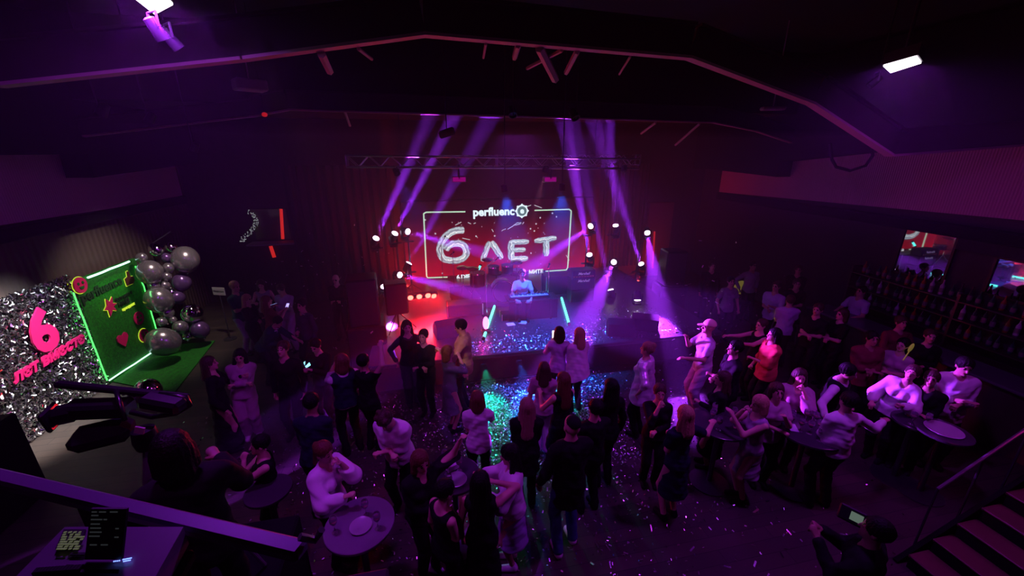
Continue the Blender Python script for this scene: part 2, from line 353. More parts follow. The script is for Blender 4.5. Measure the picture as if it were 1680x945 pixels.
mf = bpy.data.materials.new('led_foil_letter_picture'); mf.use_nodes = True; nt = mf.node_tree; nt.nodes.clear(); L = nt.links
uv = nt.nodes.new('ShaderNodeUVMap'); uv.uv_map = 'UVMap'; s2 = nt.nodes.new('ShaderNodeSeparateXYZ'); L.new(uv.outputs[0], s2.inputs[0])
nz = nt.nodes.new('ShaderNodeTexNoise'); nz.inputs['Scale'].default_value = 6; tc = nt.nodes.new('ShaderNodeTexCoord'); L.new(tc.outputs['Object'], nz.inputs['Vector'])
ad = nt.nodes.new('ShaderNodeMath'); ad.operation = 'MULTIPLY_ADD'; ad.inputs[1].default_value = 0.9; L.new(nz.outputs['Fac'], ad.inputs[0])
hf = nt.nodes.new('ShaderNodeMath'); hf.operation = 'MULTIPLY_ADD'; hf.inputs[1].default_value = 0.5; hf.inputs[2].default_value = 0.05; L.new(s2.outputs['X'], hf.inputs[0]); L.new(hf.outputs[0], ad.inputs[2])
cr = nt.nodes.new('ShaderNodeValToRGB'); R = cr.color_ramp; R.elements[0].position = 0.0; R.elements[0].color = (.10, .12, .16, 1); R.elements[1].position = 1.0; R.elements[1].color = (.25, .3, .4, 1)
for pos, c in ((.2, (.5, .6, .66, 1)), (.36, (.18, .20, .27, 1)), (.5, (.30, .33, .42, 1)), (.62, (.95, 1, 1, 1)), (.74, (.30, .36, .42, 1)), (.86, (.6, .7, .75, 1))):
    e = R.elements.new(pos); e.color = c
L.new(ad.outputs[0], cr.inputs[0]); em = nt.nodes.new('ShaderNodeEmission'); em.inputs[1].default_value = 1.25; L.new(cr.outputs[0], em.inputs[0]); ou = nt.nodes.new('ShaderNodeOutputMaterial'); L.new(em.outputs[0], ou.inputs[0])
def picture_letter(name, strokes):
    mb = MB()
    for pts, wp in strokes: stroke(mb, [Z4(*p) for p in smooth_path(pts)] if len(pts) > 2 else [Z4(pts[0][0]+(pts[1][0]-pts[0][0])*t/6, pts[0][1]+(pts[1][1]-pts[0][1])*t/6) for t in range(7)], wp)
    o = mb.build(name, mf, smooth=True); l = o.data.uv_layers.new(name='UVMap')
    for lp in o.data.loops: l.data[lp.index].uv = mb.uv[lp.vertex_index]
    rel(o, led)
picture_letter('silver_digit_six', [([(490, 285), (400, 290), (320, 335), (265, 410), (250, 490), (280, 560), (360, 585), (440, 580), (500, 540), (510, 480), (470, 425), (400, 415), (340, 435), (305, 480)], 9.5)])
picture_letter('silver_letter_l', [([(738, 395), (665, 590)], 8.0), ([(755, 395), (860, 565)], 9.0)])
picture_letter('silver_letter_e', [([(950, 395), (950, 575)], 10.0), ([(930, 405), (1125, 398)], 7.5), ([(950, 483), (1092, 476)], 7.0), ([(945, 572), (1115, 562)], 8.0)])
picture_letter('silver_letter_t', [([(1178, 395), (1395, 362)], 8.0), ([(1295, 385), (1295, 540)], 10.0)])
LINE = emit_mat('led_frame_line', (.62, 1.0, .72), 0.9)
mb = MB()
def fl(a, b): mb.tube([scr(*a, .03), scr(*b, .03)], .022, 6)
C = [Z4(500, 103), Z4(115, 108), Z4(90, 122), Z4(120, 735), Z4(130, 752), Z4(325, 745)]
for a, b in zip(C[:-1], C[1:]): fl(a, b)
C = [Z4(1180, 90), Z4(1520, 80), Z4(1540, 95), Z4(1505, 655), Z4(1490, 675), Z4(1290, 688)]
for a, b in zip(C[:-1], C[1:]): fl(a, b)
rel(mb.build('frame_line', LINE), led)
WLED = emit_mat('led_white', (.75, .92, 1.0), 1.3)
def on_screen(px, py, dy=.03): return Matrix.Translation(scr(px, py, dy)) @ Matrix.Rotation(math.pi/2, 4, 'X')
rel(text_obj('wordmark', 'perfluenc', .36, WLED, on_screen(810, 347.5), offset=.013), led)
mb = MB(); cc = scr(856, 346, .02); Rx = Matrix.Rotation(math.pi/2, 3, 'X')
mb.lathe([(0, 0), (.2, 0), (.2, .01), (0, .01)], cc, 28, M=Rx)
for k in range(8): a = k*math.pi/4; mb.ball(cc+Vector((math.cos(a)*.2, 0, math.sin(a)*.2)), .035, 8)
rel(mb.build('emblem_disc', WLED), led)
mb = MB(); mb.lathe([(0, .012), (.155, .012), (.155, .02), (0, .02)], cc, 28, M=Rx); mb.lathe([(0, .02), (.13, .02), (.13, .024), (0, .024)], cc, 24, M=Rx)
rel(mb.build('emblem_ring', emit_mat('led_grey_teal', (.10, .2, .22), 1.0)), led)
rel(text_obj('emblem_letter', 'e', .26, WLED, on_screen(856, 345.5, .055), offset=.012), led)
rel(text_obj('caption_left', '6,DIE', .20, WLED, on_screen(760, 454), offset=.008), led)
rel(text_obj('caption_right', 'МИТЕ', .18, WLED, on_screen(879, 445.5), offset=.006), led)
mb = MB()
for (x, y, x2, y2) in ((400, 235, 460, 205), (525, 208, 555, 222), (580, 220, 602, 212), (760, 275, 775, 300), (855, 292, 880, 276), (885, 280, 895, 270), (915, 275, 945, 258), (935, 262, 965, 245), (960, 250, 985, 228), (975, 240, 1010, 210), (990, 235, 1040, 222), (1010, 210, 1050, 215), (1060, 225, 1075, 205), (1095, 55, 1145, 38), (1178, 38, 1250, 65), (470, 362, 545, 378), (600, 345, 615, 348), (1490, 530, 1520, 580)):
    a = scr(*Z4(x, y), .03); b = scr(*Z4(x2, y2), .03); mb.tube([a, b], .012, 5)
for (x, y) in ((105, 183), (205, 318), (605, 343), (788, 340), (1140, 270), (1195, 222), (1235, 162), (1395, 152), (1355, 118), (1145, 510), (1178, 292), (275, 708)):
    mb.ball(scr(*Z4(x, y), .03), .028, 6)
for k in range(34):
    x, y = rnd.uniform(300, 1420), rnd.uniform(180, 640); mb.box(scr(*Z4(x, y), .03), (.02, .01, .02), M=Matrix.Rotation(rnd.random()*3, 3, 'Y'))
rel(mb.build('picture_sparks', emit_mat('led_spark', (.8, .9, 1), .7)), led)

# ---- neon tubes
def tube_light(a, b, label, name='light_tube', W=9, r=.03):
    a, b = Vector(a), Vector(b); e = empty(name, a, 0, label, 'light tube', 'turquoise light tubes on the stage')
    rel(MB().tube([a+(b-a)*.02, b-(b-a)*.02], r, 10).build('glowing_tube', emit_mat('turquoise_neon', (.10, 1.0, .85), 2.6), smooth=True), e)
    mb = MB(); d = (b-a).normalized()
    mb.tube([a, a+d*.05], r*1.3, 10); mb.tube([b-d*.05, b], r*1.3, 10); rel(mb.build('end_cap', BLACK), e)
    return e
p, q = atz(793, 556, ZS+.04), aty(812, 500, 10.2); tube_light(p, (q.x, q.y, max(q.z, ZS+.04)), 'turquoise light tube lying along the left of the stage middle')
p, q = atz(934, 532, ZS+.04), aty(921, 490, 10.4); tube_light(p, (q.x, q.y, max(q.z, ZS+.04)), 'turquoise light tube lying along the right of the stage middle')
p, q = aty(783, 447, 12.2), aty(789, 434, 12.3); tube_light(p, q, 'short turquoise light tube standing left of the drums', r=.035)

# ---- truss
def truss(x0, x1, Y, z0, z1, label, tilt=0.0):
    e = empty('lighting_truss', (x0, Y, z0), 0, label, 'truss'); h = z1-z0; dep = h; n = int(round((x1-x0)/h))
    mb = MB()
    for yy in (0, dep):
        for zz in (0, h): mb.tube([(x0, Y+yy, z0+zz), (x1, Y+yy, z0+zz+tilt)], .022, 8)
    rel(mb.build('chord', ALU, smooth=True), e)
    mb = MB(); st_ = (x1-x0)/n
    for i in range(n):
        a, b = x0+i*st_, x0+(i+1)*st_
        for yy in (0, dep):
            lo, hi = (0, h) if i % 2 else (h, 0); mb.tube([(a, Y+yy, z0+lo), (b, Y+yy, z0+hi)], .010, 6)
        mb.tube([(a, Y, z0+h), (b, Y+dep, z0+h)], .009, 6); mb.tube([(a, Y, z0), (b, Y+dep, z0)], .009, 6)
    rel(mb.build('lacing', ALU), e)
    mb = MB()
    for x in (x0, (x0+x1)/2-.15, x1):
        mb.box((x, Y, z0+h/2), (.03, .03, h)); mb.box((x, Y+dep, z0+h/2), (.03, .03, h)); mb.box((x, Y+dep/2, z0), (.03, dep, .03)); mb.box((x, Y+dep/2, z0+h), (.03, dep, .03))
    rel(mb.build('end_plate', ALU), e)
    mb = MB()
    for x in (x0+1.2, x1-1.2): mb.tube([(x, Y+dep/2, z0+h), (x, Y+dep/2, 5.5)], .008, 6)
    rel(mb.build('hoist_cable', STEEL), e)
    return e
TY = 10.0
a, b = aty(569, 274, TY), aty(1049, 277, TY); truss(a.x, b.x, TY, a.z, a.z+.24, 'aluminium box truss hanging across the hall above the stage', b.z-a.z)
for px, lab in ((753, 'left of the two small rectangular floods hanging under the truss'), (902, 'right of the two small rectangular floods hanging under the truss')):
    p = aty(px, 294, TY+.12); e = empty('flood_lamp', p, 0, lab, 'lamp', 'rectangular floods under the truss')
    rel(MB().box(p, (.34, .12, .14), bev=.02).build('housing', mat('flood_shell', (.5, .4, .45), .5)), e)
    rel(MB().box(p+Vector((0, -.065, 0)), (.30, .01, .10)).build('lens', emit_mat('dim_magenta_lens', (.62, .0, .38), .42)), e)
    rel(MB().box((p.x, p.y, (p.z+.05+aty(569, 274, TY).z)/2), (.03, .26, aty(569, 274, TY).z-p.z+.02)).build('bracket', STEEL), e)
p = aty(733, 218, 9.4); tag(MB().box(p, (.34, .25, .16), M=Matrix.Rotation(-.3, 3, 'Y'), bev=.03).tube([p, (p.x, p.y, ZC)], .01, 6).build('ceiling_sensor', MATTE), 'small black box hanging above the truss on the left', 'sensor')

# ---- moving heads on pole stands
LENSM = emit_mat('beam_lens_glow', (.95, .72, 1.0), 9.0)
def beam_head(px, py, Y, tgt, power, label, spread=9.0, r=.085, vis_r=None, stand=None):
    p = aty(px, py, Y); d = (Vector(tgt)-p).normalized()
    e = empty('moving_head_light', p, 0, label, 'stage light', 'moving head lights on the pole stands')
    M = d.to_track_quat('Z', 'X').to_matrix()
    # pivot a bit behind the lens
    rel(MB().lathe([(.055, -.26), (.085, -.22), (.095, -.1), (r+.02, -.02), (r+.02, .0), (r, .0), (r, -.01), (0, -.01)], p, 18, M=M).build('lamp_head', BLACK, smooth='auto'), e)
    rel(MB().lathe([(0, -.006), (r, -.006), (r*.95, .012), (r*.6, .025), (0, .03)], p, 18, M=M).build('lens', LENSM, smooth='auto'), e)
    piv = p-d*.13; up = Vector((0, 0, 1))
    ax = d.cross(up); ax = ax.normalized() if ax.length > .1 else Vector((1, 0, 0))
    mb = MB()
    for s in (-1, 1): mb.box(piv+ax*.125*s+Vector((0, 0, -.08)), (.03, .06, .22), rz=math.atan2(ax.y, ax.x))
    mb.box(piv+Vector((0, 0, -.19)), (.28, .07, .03), rz=math.atan2(ax.y, ax.x)); rel(mb.build('yoke', BLACK), e)
    rel(MB().box(piv+Vector((0, 0, -.24)), (.2, .16, .08), bev=.01).build('base', BLACK), e)
    sp = math.radians(spread)
    lt = light('SPOT', 'beam', p+d*.10, power, BEAM, target=p+d, spot_size=sp, spot_blend=.3, shadow_soft_size=.06); rel(lt, e)
    return e
HY = 11.4
def T(px, py, Y): return aty(px, py, Y)
def head_glow(): pass
heads = [
 (617, 391, T(705, 190, 9.6), 3.5, 'leftmost moving head, aiming up in a steep beam', 5),
 (648, 383, T(745, 190, 9.9), 3.5, 'second moving head from the left, aiming up in a steep beam', 5),
 (669, 380, T(785, 412, 9.6), 1.8, 'moving head left of the screen aiming across at the drums', 7),
 (671, 432, T(800, 200, 12.4), 2.0, 'moving head below, left of the screen edge, with a faint upward beam', 7),
 (656, 451, T(765, 478, 9.4), 2.2, 'lowest left moving head, its beam crossing the stage left half', 8),
 (969, 371, T(870, 440, 9.6), 2.2, 'moving head at the top right corner of the screen aiming down left', 8),
 (967, 418, T(925, 190, 9.5), 3.5, 'moving head above the amplifier stack aiming up', 6),
 (1010, 370, T(1000, 190, 10.5), 3.0, 'moving head high on the middle right pole aiming straight up', 4.5),
 (1007, 430, T(930, 590, 6.6), 1.8, 'moving head on the middle right pole aiming down left at the stage front', 10),
 (1002, 476, T(950, 250, 12.0), 2.0, 'lowest moving head on the middle right pole', 6),
 (1062, 382, T(1098, 618, 6.7), 1.6, 'brightest moving head, far right, its wide beam falling on the crowd', 12),
 (1052, 433, T(995, 260, 10.4), 3.0, 'moving head on the far right pole with a narrow beam rising left', 5),
 (1046, 492, T(1046, 560, 8.9), .10, 'lowest moving head on the far right pole, lighting the stage floor', 11),
]
for px, py, tg, k, lab, spd in heads: beam_head(px, py, {1046: 9.3, 1002: 10.3}.get(px, HY), tg, W_BEAM*k, lab, spd)
p = T(630, 470, 10.5); beam_head(630, 470, 10.6, T(648, 560, 9.0), W_BEAM*.3, 'moving head half hidden behind the black speaker stack on the left', 8)
# pole stands
def pole_stand(x, Y, zt, label, arms=()):
    e = empty('light_stand', (x, Y, ZS), 0, label, 'stand'); rel(MB().tube([(x, Y, ZS), (x, Y, zt)], .025, 10).build('pole', STEEL, smooth='auto'), e)
    for k in range(3):
        a = k*2.094+.4; rel(MB().tube([(x, Y, ZS+.35), (x+.38*math.cos(a), Y+.38*math.sin(a), ZS+.015)], .014, 6).build('leg', STEEL), e)
    for z in arms: rel(MB().box((x, Y, z), (.3, .05, .04)).build('cross_arm', STEEL), e)
HYs = HY+.17
for px, lab, arms in ((617, 'thin light stand farthest left beside the speaker stack', (391,)), (648, 'light stand second from the left', (383,)), (668, 'light stand nearest the left edge of the screen', (380, 432)),
                (968, 'light stand behind the amplifier stack', (371, 418)), (1008, 'middle light stand right of the amplifier stack', (370, 430)), (1055, 'tallest reaching light stand farthest right', (382, 433))):
    zs = [aty(px, a, HY).z-.31 for a in arms]; x = aty(px, arms[0], HY).x; pole_stand(x, HYs, max(zs)+.02, lab, zs)
# ---- red blinders and red floor floods
def red_flood(loc, tgt, power, label, n=1, s=22, size=.3, es=7):
    e = empty('red_flood_light', loc, 0, label, 'stage light'); loc = Vector(loc); d = (Vector(tgt)-loc).normalized(); M = d.to_track_quat('Z', 'Y').to_matrix()
    rel(MB().box(loc-d*.06, (.22*n, .16, .1), M=M, bev=.02).build('housing', BLACK), e)
    for k in range(n):
        c = loc+M @ Vector(((k-(n-1)/2)*.22, 0, 0)); rel(MB().lathe([(0, -.01), (.07, -.01), (.065, .01), (0, .02)], c, 14, M=M).build('lens', emit_mat('red_hot_lens', (1, .10, .07), es), smooth='auto'), e)
    rel(light('AREA', 'red_glow', loc+d*.05, power, RED, target=loc+d, size=.22*n, size_y=.14, shape='RECTANGLE', spread=math.radians(160)), e)
red_flood(aty(688, 487, 9.9), (.0, 8, .5), 110, 'pair of glowing red floods low on the stage left', 3)
red_flood(aty(712, 486, 10.0), (.6, 8, .2), 60, 'single glowing red flood right of the red pair', 1)
red_flood((-.75, 12.2, ZS+.07), (-.2, 13.2, 1.9), 70, 'red uplight on the floor at the lower left corner of the led wall', 1, es=1.5)
red_flood((5.25, 12.3, ZS+.07), (5.4, 13.2, 1.9), 50, 'red uplight on the floor behind the amplifier stack', 1, es=1.5)
red_flood((7.4, 12.9, .09), (7.35, 13.8, 2.2), 14, 'red uplight grazing the back wall right of the stage', 1, es=1.0)
p = atz(797, 530, ZS+.25)
e = empty('footlight', p, 0, 'small bright magenta footlight behind the left turquoise tube', 'stage light')
rel(MB().ball(p, (.07, .04, .16), 14).build('glowing_lens', emit_mat('hot_magenta_lens', (1.0, .12, .55), 6), smooth=True), e); rel(MB().box(p-Vector((0, 0, .2)), (.2, .14, .06), bev=.01).build('base', BLACK), e)
rel(light('POINT', 'magenta_glow', p+Vector((-.1, -.1, .15)), 7, (1, .03, .45), shadow_soft_size=.08), e)
# added washes, no fixtures seen: blue low over the stage, violet from the truss
def wash(x, tgt, power, col, label, spread=38, Y=TY-.05, z=None, blend=.6):
    z = z if z is not None else a_z-.16
    p = Vector((x, Y, z)); e = empty('added_wash_light', p, 0, label, 'stage light'); d = (Vector(tgt)-p).normalized(); M = d.to_track_quat('Z', 'X').to_matrix()
    rel(MB().lathe([(.03, -.16), (.07, -.14), (.075, 0), (.06, 0), (.055, -.02), (0, -.02)], p, 14, M=M).build('barrel', BLACK, smooth='auto'), e); rel(MB().tube([p, (p.x, p.y, a_z if Y > 9.5 else ZC)], .012, 6).build('hanger', STEEL), e)
    rel(light('SPOT', 'wash_beam', p+d*.02, power, col, target=tgt, spot_size=math.radians(spread), spot_blend=blend, shadow_soft_size=.06), e); return e
a_z = aty(569, 274, TY).z
a_z = aty(569, 274, TY).z
wash(1.7, (2.1, 8.4, ZS), 1150, BLUE, 'added small black wash light low over the stage shining blue, left one', 58, Y=8.9, z=3.75)
wash(3.0, (2.9, 8.5, ZS), 1150, BLUE, 'added small black wash light low over the stage shining blue, right one', 62, Y=8.9, z=3.75)
def foot(x, tx, power, col, label):  # added lamps tinting the floor in place of the tubes' reflections
    p = Vector((x, Y0-.09, .40)); e = empty('added_floor_light', p, 0, label, 'stage light'); rel(MB().box(p+Vector((0, .03, 0)), (.12, .05, .05), bev=.008).build('housing', BLACK), e)
    rel(light('SPOT', 'edge_beam', p-Vector((0, .04, 0)), power, col, target=(tx, 6.0, -.15), spot_size=math.radians(46), spot_blend=.7, shadow_soft_size=.02), e)
foot(.95, 1.0, 210, (0, 1, .5), 'added tiny green lamp under the stage lip, left one'); foot(2.45, 2.2, 210, (0, 1, .5), 'added tiny green lamp under the stage lip, right one'); foot(1.7, 1.65, 300, (.01, .12, 1), 'added tiny blue lamp under the stage lip between the green ones')
wash(5.0, (4.6, 9.0, ZS), 300, PURPLE, 'added small black wash light on the truss right end, purple on stage right', 40)
wash(-.6, (1.2, 5.9, 0), 300, (.25, .05, 1), 'added small black wash light on the truss left end, violet on the dance floor', 34)

# ---- backline
AMPM = mat('amp_tolex', (.018, .012, .02), .55, bump=.3, bscale=90); GRILL = mat('amp_grille_cloth', (.03, .024, .035), .8, bump=.5, bscale=160)
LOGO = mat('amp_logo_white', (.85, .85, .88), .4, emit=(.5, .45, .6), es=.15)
def amp(x, Y, z, w, h, name, label, cat, knobs=False, logo=True):
    e = empty(name, (x, Y, z), 0, label, cat, 'stacked guitar amplifiers'); d = .36
    rel(MB().box((x, Y, z+h/2), (w, d, h), bev=.02).build('cabinet', AMPM), e)
    rel(MB().box((x, Y-d/2-.004, z+h*(.62 if knobs else .5)), (w-.08, .012, h*(.5 if knobs else .86))).build('grille', GRILL), e)
    if logo: rel(text_obj('logo', 'Marshall', .10, LOGO, Matrix.Translation((x, Y-d/2-.014, z+h*(.6 if knobs else .78))) @ Matrix.Rotation(math.pi/2, 4, 'X'), shear=.35, depth=.003, offset=.003), e)
    if knobs:
        rel(MB().box((x, Y-d/2-.003, z+h*.22), (w-.1, .008, h*.22)).build('control_plate', mat('gold_plate', (.45, .33, .14), .4, .8)), e)
        mb = MB()
        for k in range(7): mb.lathe([(.012, 0), (.010, .02), (0, .02)], (x-.24+k*.08, Y-d/2-.005, z+h*.22), 8, M=Rx)
        rel(mb.build('knobs', BLACK), e)
AY = 10.2
AX = aty(951, 495, AY); aw = aty(970, 480, AY).x-aty(932, 480, AY).x
rel_z = aty(951, 441, AY).z; hh = (rel_z-ZS)
amp(AX.x, AY, ZS, aw, hh*.40, 'speaker_cabinet', 'lower guitar cabinet of the stack at the right of the stage', 'amplifier', logo=False)
amp(AX.x, AY, ZS+hh*.40, aw, hh*.36, 'speaker_cabinet', 'upper guitar cabinet of the stack, white script logo', 'amplifier')
amp(AX.x, AY, ZS+hh*.76, aw, hh*.24, 'amplifier_head', 'amplifier head on top of the guitar cabinets', 'amplifier', True)
# pa speakers front left
def pa_box(x, Y, z, w, h, d, label, rz=0.):
    e = empty('loudspeaker', (x, Y, z), rz, label, 'loudspeaker')
    MB().box((0, 0, h/2), (w, d, h), bev=.03).build('cabinet', BLACK, e); MB().box((0, -d/2-.005, h/2), (w-.06, .012, h-.08)).build('grille', GRILL, e)
    MB().box((w/2+.006, 0, h*.6), (.015, .16, .05)).build('handle', STEEL, e); return e
q = aty(605, 580, 8.6)
pa_box(q.x, 8.8, 0, .8, 1.0, .8, 'big black subwoofer on the floor left of the stage', .1); pa_box(q.x, 8.8, 1.0, .62, 1.05, .6, 'black full range speaker standing on the left subwoofer', .1)
q = aty(652, 512, 9.2); e = pa_box(q.x, 9.2, aty(652, 512, 9.2).z, .5, aty(652, 462, 9.2).z-aty(652, 512, 9.2).z, .4, 'square black speaker on a tripod beside the red floods', .15)
tr = empty('speaker_tripod', (q.x, 9.2, ZS), 0, 'black tripod carrying the square speaker on the stage left', 'stand'); MB().tube([(0, 0, .05), (0, 0, q.z-ZS)], .02, 8).build('pole', BLACK, tr)
for k in range(3): a_ = k*2.094; MB().tube([(0, 0, .45), (.4*math.cos(a_), .4*math.sin(a_), .012)], .014, 6).build('leg', BLACK, tr)
pa_box(6.9, 10.2, 0, .8, .9, .7, 'black subwoofer on the floor right of the stage', -.15)
pa_box(6.9, 10.2, .9, .6, 1.0, .55, 'black full range speaker standing on the right subwoofer', -.15)
# floor monitors
def monitor(x, y, rz, label):
    e = empty('floor_monitor', (x, y, ZS), rz, label, 'floor monitor')
    mb = MB(); pr = [(-.22, 0), (.22, 0), (.22, .16), (.02, .36), (-.22, .30)]
    V = [(-.3, a, b) for a, b in pr]+[(.3, a, b) for a, b in pr]; mb.add(V, [(0, 4, 3, 2, 1), (5, 6, 7, 8, 9)]+[(k, (k+1) % 5, 5+(k+1) % 5, 5+k) for k in range(5)]); mb.build('cabinet', BLACK, e)
    g = MB(); V = [(-.27, .215, .175), (.27, .215, .175), (.27, .035, .35), (-.27, .035, .35)]; V2 = [(x, y+.008, z+.008) for x, y, z in V]; g.add(V+V2, [(0, 1, 2, 3), (4, 7, 6, 5), (0, 4, 5, 1), (2, 6, 7, 3), (1, 5, 6, 2), (0, 3, 7, 4)]).build('grille', GRILL, e)
p = atz(735, 548, ZS); monitor(p.x, p.y, .2, 'wedge monitor at the stage front behind the man in the pale jacket')
p = atz(1030, 545, ZS); monitor(p.x-.2, p.y, -.3, 'wedge monitor at the right stage front, left of its twin'); monitor(p.x+.5, p.y+.15, -.5, 'wedge monitor at the right stage front, right of its twin')
# drum riser and kit
DX, DYY = aty(822, 473, 10.4).x, 10.4
ris = tag(MB().box((DX-.1, 10.85, ZS+.09), (2.5, 1.5, .18), bev=.01).build('drum_riser', MATTE), 'low black riser under the drum kit', 'riser'); ZR = ZS+.18
kit = empty('drum_kit', (DX, DYY, ZR), 0, 'dark drum kit with glittering shells before the led wall', 'drum kit')
SHELL = mat('dark_glitter_shell', (.10, .03, .10), .25, .4, var=.6, bscale=120); SKIN = mat('drum_head_film', (.35, .3, .4), .5); BRASS = mat('cymbal_bronze', (.7, .5, .2), .25, 1)
def drum(name, c, r, h, M=None, skin=SKIN):
    M = M or Matrix.Identity(3); o = MB().lathe([(r*.98, 0), (r, .01), (r, h-.01), (r*.98, h)], c, 24, M=M).build(name, SHELL, kit, smooth='auto')
    MB().lathe([(0, h), (r*.96, h), (r*.96, h+.006), (0, h+.008)], c, 24, M=M).build('drum_skin', skin, o, smooth='auto')
    mb = MB(); mb.lathe([(r+.005, h-.02), (r+.015, h-.02), (r+.015, h+.012), (r+.005, h+.012), (r+.005, h-.02)], c, 24, M=M); mb.build('hoop', CHROME, o, smooth='auto')
drum('bass_drum', (0, -.02, .29), .29, .40, Matrix.Rotation(math.pi/2, 3, 'X'), mat('bass_drum_film', (.10, .08, .22), .4))
drum('rack_tom', (-.18, .12, .66), .15, .2); drum('rack_tom', (.2, .12, .66), .16, .22); drum('floor_tom', (-.6, .4, .25), .21, .38); drum('snare_drum', (.55, .45, .48), .18, .14)
for x, y, z, r in ((-.75, .05, .86, .17), (-.3, .45, .98, .16), (.5, .3, .9, .17), (-1.0, .4, .8, .17)):
    o = MB().lathe([(0, 0), (r, -.012), (r*.5, .012), (.04, .02), (.03, .035), (0, .04)], (x, y, z), 24, M=Matrix.Rotation(.15, 3, 'X')).build('cymbal', BRASS, kit, smooth='auto')
    mb = MB(); mb.tube([(x, y, z+.04), (x, y, .3)], .009, 6)
    for k in range(3): mb.tube([(x, y, .3), (x+.22*math.cos(k*2.1), y+.22*math.sin(k*2.1), .01)], .008, 6)
    mb.build('cymbal_stand', CHROME, kit)
MB().lathe([(.16, .44), (.17, .46), (.17, .5), (0, .51)], (0, .75, 0), 16).tube([(0, .75, .46), (0, .75, .02)], .02, 8).build('drum_stool', BLACK, kit)
# mic stands
def mic_stand(x, y, h, label, z0=ZS, boom=True):
    e = empty('microphone_stand', (x, y, z0), rnd.random()*2, label, 'microphone stand')
    MB().tube([(0, 0, .02), (0, 0, h)], .010, 8).build('pole', CHROME, e); MB().lathe([(.14, 0), (.14, .012), (.02, .03), (0, .03)], (0, 0, 0), 20).build('base', BLACK, e)
    if boom: MB().tube([(-.2, 0, h-.1), (.35, 0, h+.15)], .008, 6).build('boom', CHROME, e)
    t = (.35, 0, h+.15) if boom else (0, 0, h); MB().ball(Vector(t)+Vector((.04, 0, .02)), .03, 10).tube([t, Vector(t)+Vector((-.08, 0, -.05))], .014, 8).build('microphone', BLACK, e, smooth=True)
p = aty(798, 490, 9.6); mic_stand(p.x, 9.6, 1.3, 'microphone stand left of the bass drum'); p = aty(899, 490, 9.6); mic_stand(p.x, 9.6, 1.25, 'straight microphone stand at the right of the keyboard table', boom=False)
mic_stand(.35, 11.9, 1.4, 'microphone stand below the left corner of the led frame'); p = aty(745, 470, 11.2); mic_stand(p.x, 11.2, 1.3, 'thin microphone stand between the red floods and the drums', boom=False)
# keyboard table with gear
p = aty(872, 480, 9.3); KH = .52; e = empty('keyboard_stand', (p.x, 9.3, ZS), 0, 'black folding stand holding the keyboard before the drummer', 'stand')
for s in (-1, 1): MB().box((.45*s, 0, KH/2), (.04, .5, KH)).build('leg_frame', BLACK, e)
MB().box((0, 0, KH), (1.3, .5, .03), bev=.008).build('top_board', BLACK, e); MB().box((0, -.22, KH/2), (1.24, .02, KH-.04)).build('front_cloth', MATTE, e)
k = empty('keyboard', (p.x-.08, 9.27, ZS+KH+.016), 0, 'electric keyboard on the stand at the middle of the stage', 'keyboard')
MB().box((0, 0, .04), (1.05, .3, .08), bev=.012).build('body', BLACK, k); MB().box((0, -.07, .084), (.95, .13, .012)).build('white_keys', mat('ivory_keys', (.6, .58, .6), .3), k)
mb = MB()
for i in range(30):
    if i % 7 not in (2, 6): mb.box((-.45+i*.0315, -.04, .096), (.014, .075, .014))
mb.build('black_keys', BLACK, k)
for i in range(22): MB().lathe([(.012, 0), (.01, .02), (0, .02)], (-.45+i*.042, .07+.05*(i % 2), .08), 8).build('knob', mat('knob_orange', (.8, .3, .15), .4), k)
# backline dark cases
for px, py, Y, sz, lab in ((915, 493, 11.0, (.9, .5, .55), 'black flight case left of the guitar cabinets'), (762, 500, 9.9, (.9, .45, .3), 'low black case on the stage left of the drum riser'), (838, 500, 9.3, (.5, .3, .16), 'flat black effects case in front of the keyboard')):
    p = aty(px, py, Y); e = empty('flight_case', (p.x, Y, ZS), 0, lab, 'case'); MB().box((0, 0, sz[2]/2), sz, bev=.02).build('body', BLACK, e)
    mb = MB()
    for sx in (-1, 1):
        for sy in (-1, 1): mb.box((sx*sz[0]/2, sy*sz[1]/2, sz[2]/2), (.025, .025, sz[2]+.01))
    mb.build('edge_trim', ALU, e)
for px, py, rz, lab in ((838, 532, .1, 'left pale blue sheet lying on the stage'), (858, 529, -.5, 'right pale blue sheet lying on the stage')):
    p = atz(px, py, ZS+.004); tag(MB().box(p, (.19, .17, .006), rz=rz).build('paper_sheet', mat('paper', (.75, .8, .85), .6)), lab, 'paper')

# ================================================================== FLOODS near the camera
def big_flood(quad, z, W, label):
    c4 = [atz(x, y, z) for x, y in quad]; p = sum(c4, Vector())/4; e = empty('flood_light', p, 0, label, 'flood light'); up = Vector((0, 0, 1))
    def slab(k, z0, z1): v = [p+(q-p)*k for q in c4]; return MB().add([tuple(q+up*z0) for q in v]+[tuple(q+up*z1) for q in v], [(0, 1, 2, 3), (7, 6, 5, 4)]+[(i, 4+i, 4+(i+1) % 4, (i+1) % 4) for i in range(4)])
    rel(slab(1.10, .012, .10).build('housing', BLACK), e); rel(slab(1.0, 0, .012).build('lens', emit_mat('violet_white_lens', (1.0, .84, 1.0), 6.0)), e)
    rel(MB().tube([p+up*.1, (p.x, p.y, ZC)], .014, 8).build('hanger', STEEL), e)
    rel(light('AREA', 'violet_flood', p-up*.03, W, PURPLE, target=p-up, size=.4, size_y=.3, shape='RECTANGLE', spread=math.radians(178)), e)
big_flood(((203, -16), (254, 24), (284, 8), (247, -26)), 5.6, W_FLOOD*1.5, 'white violet flood lamp hanging at the top left')
big_flood(((1449, 109), (1461, 120), (1511, 104), (1503, 94)), 5.3, W_FLOOD*1.5, 'white violet flood lamp hanging at the top right')
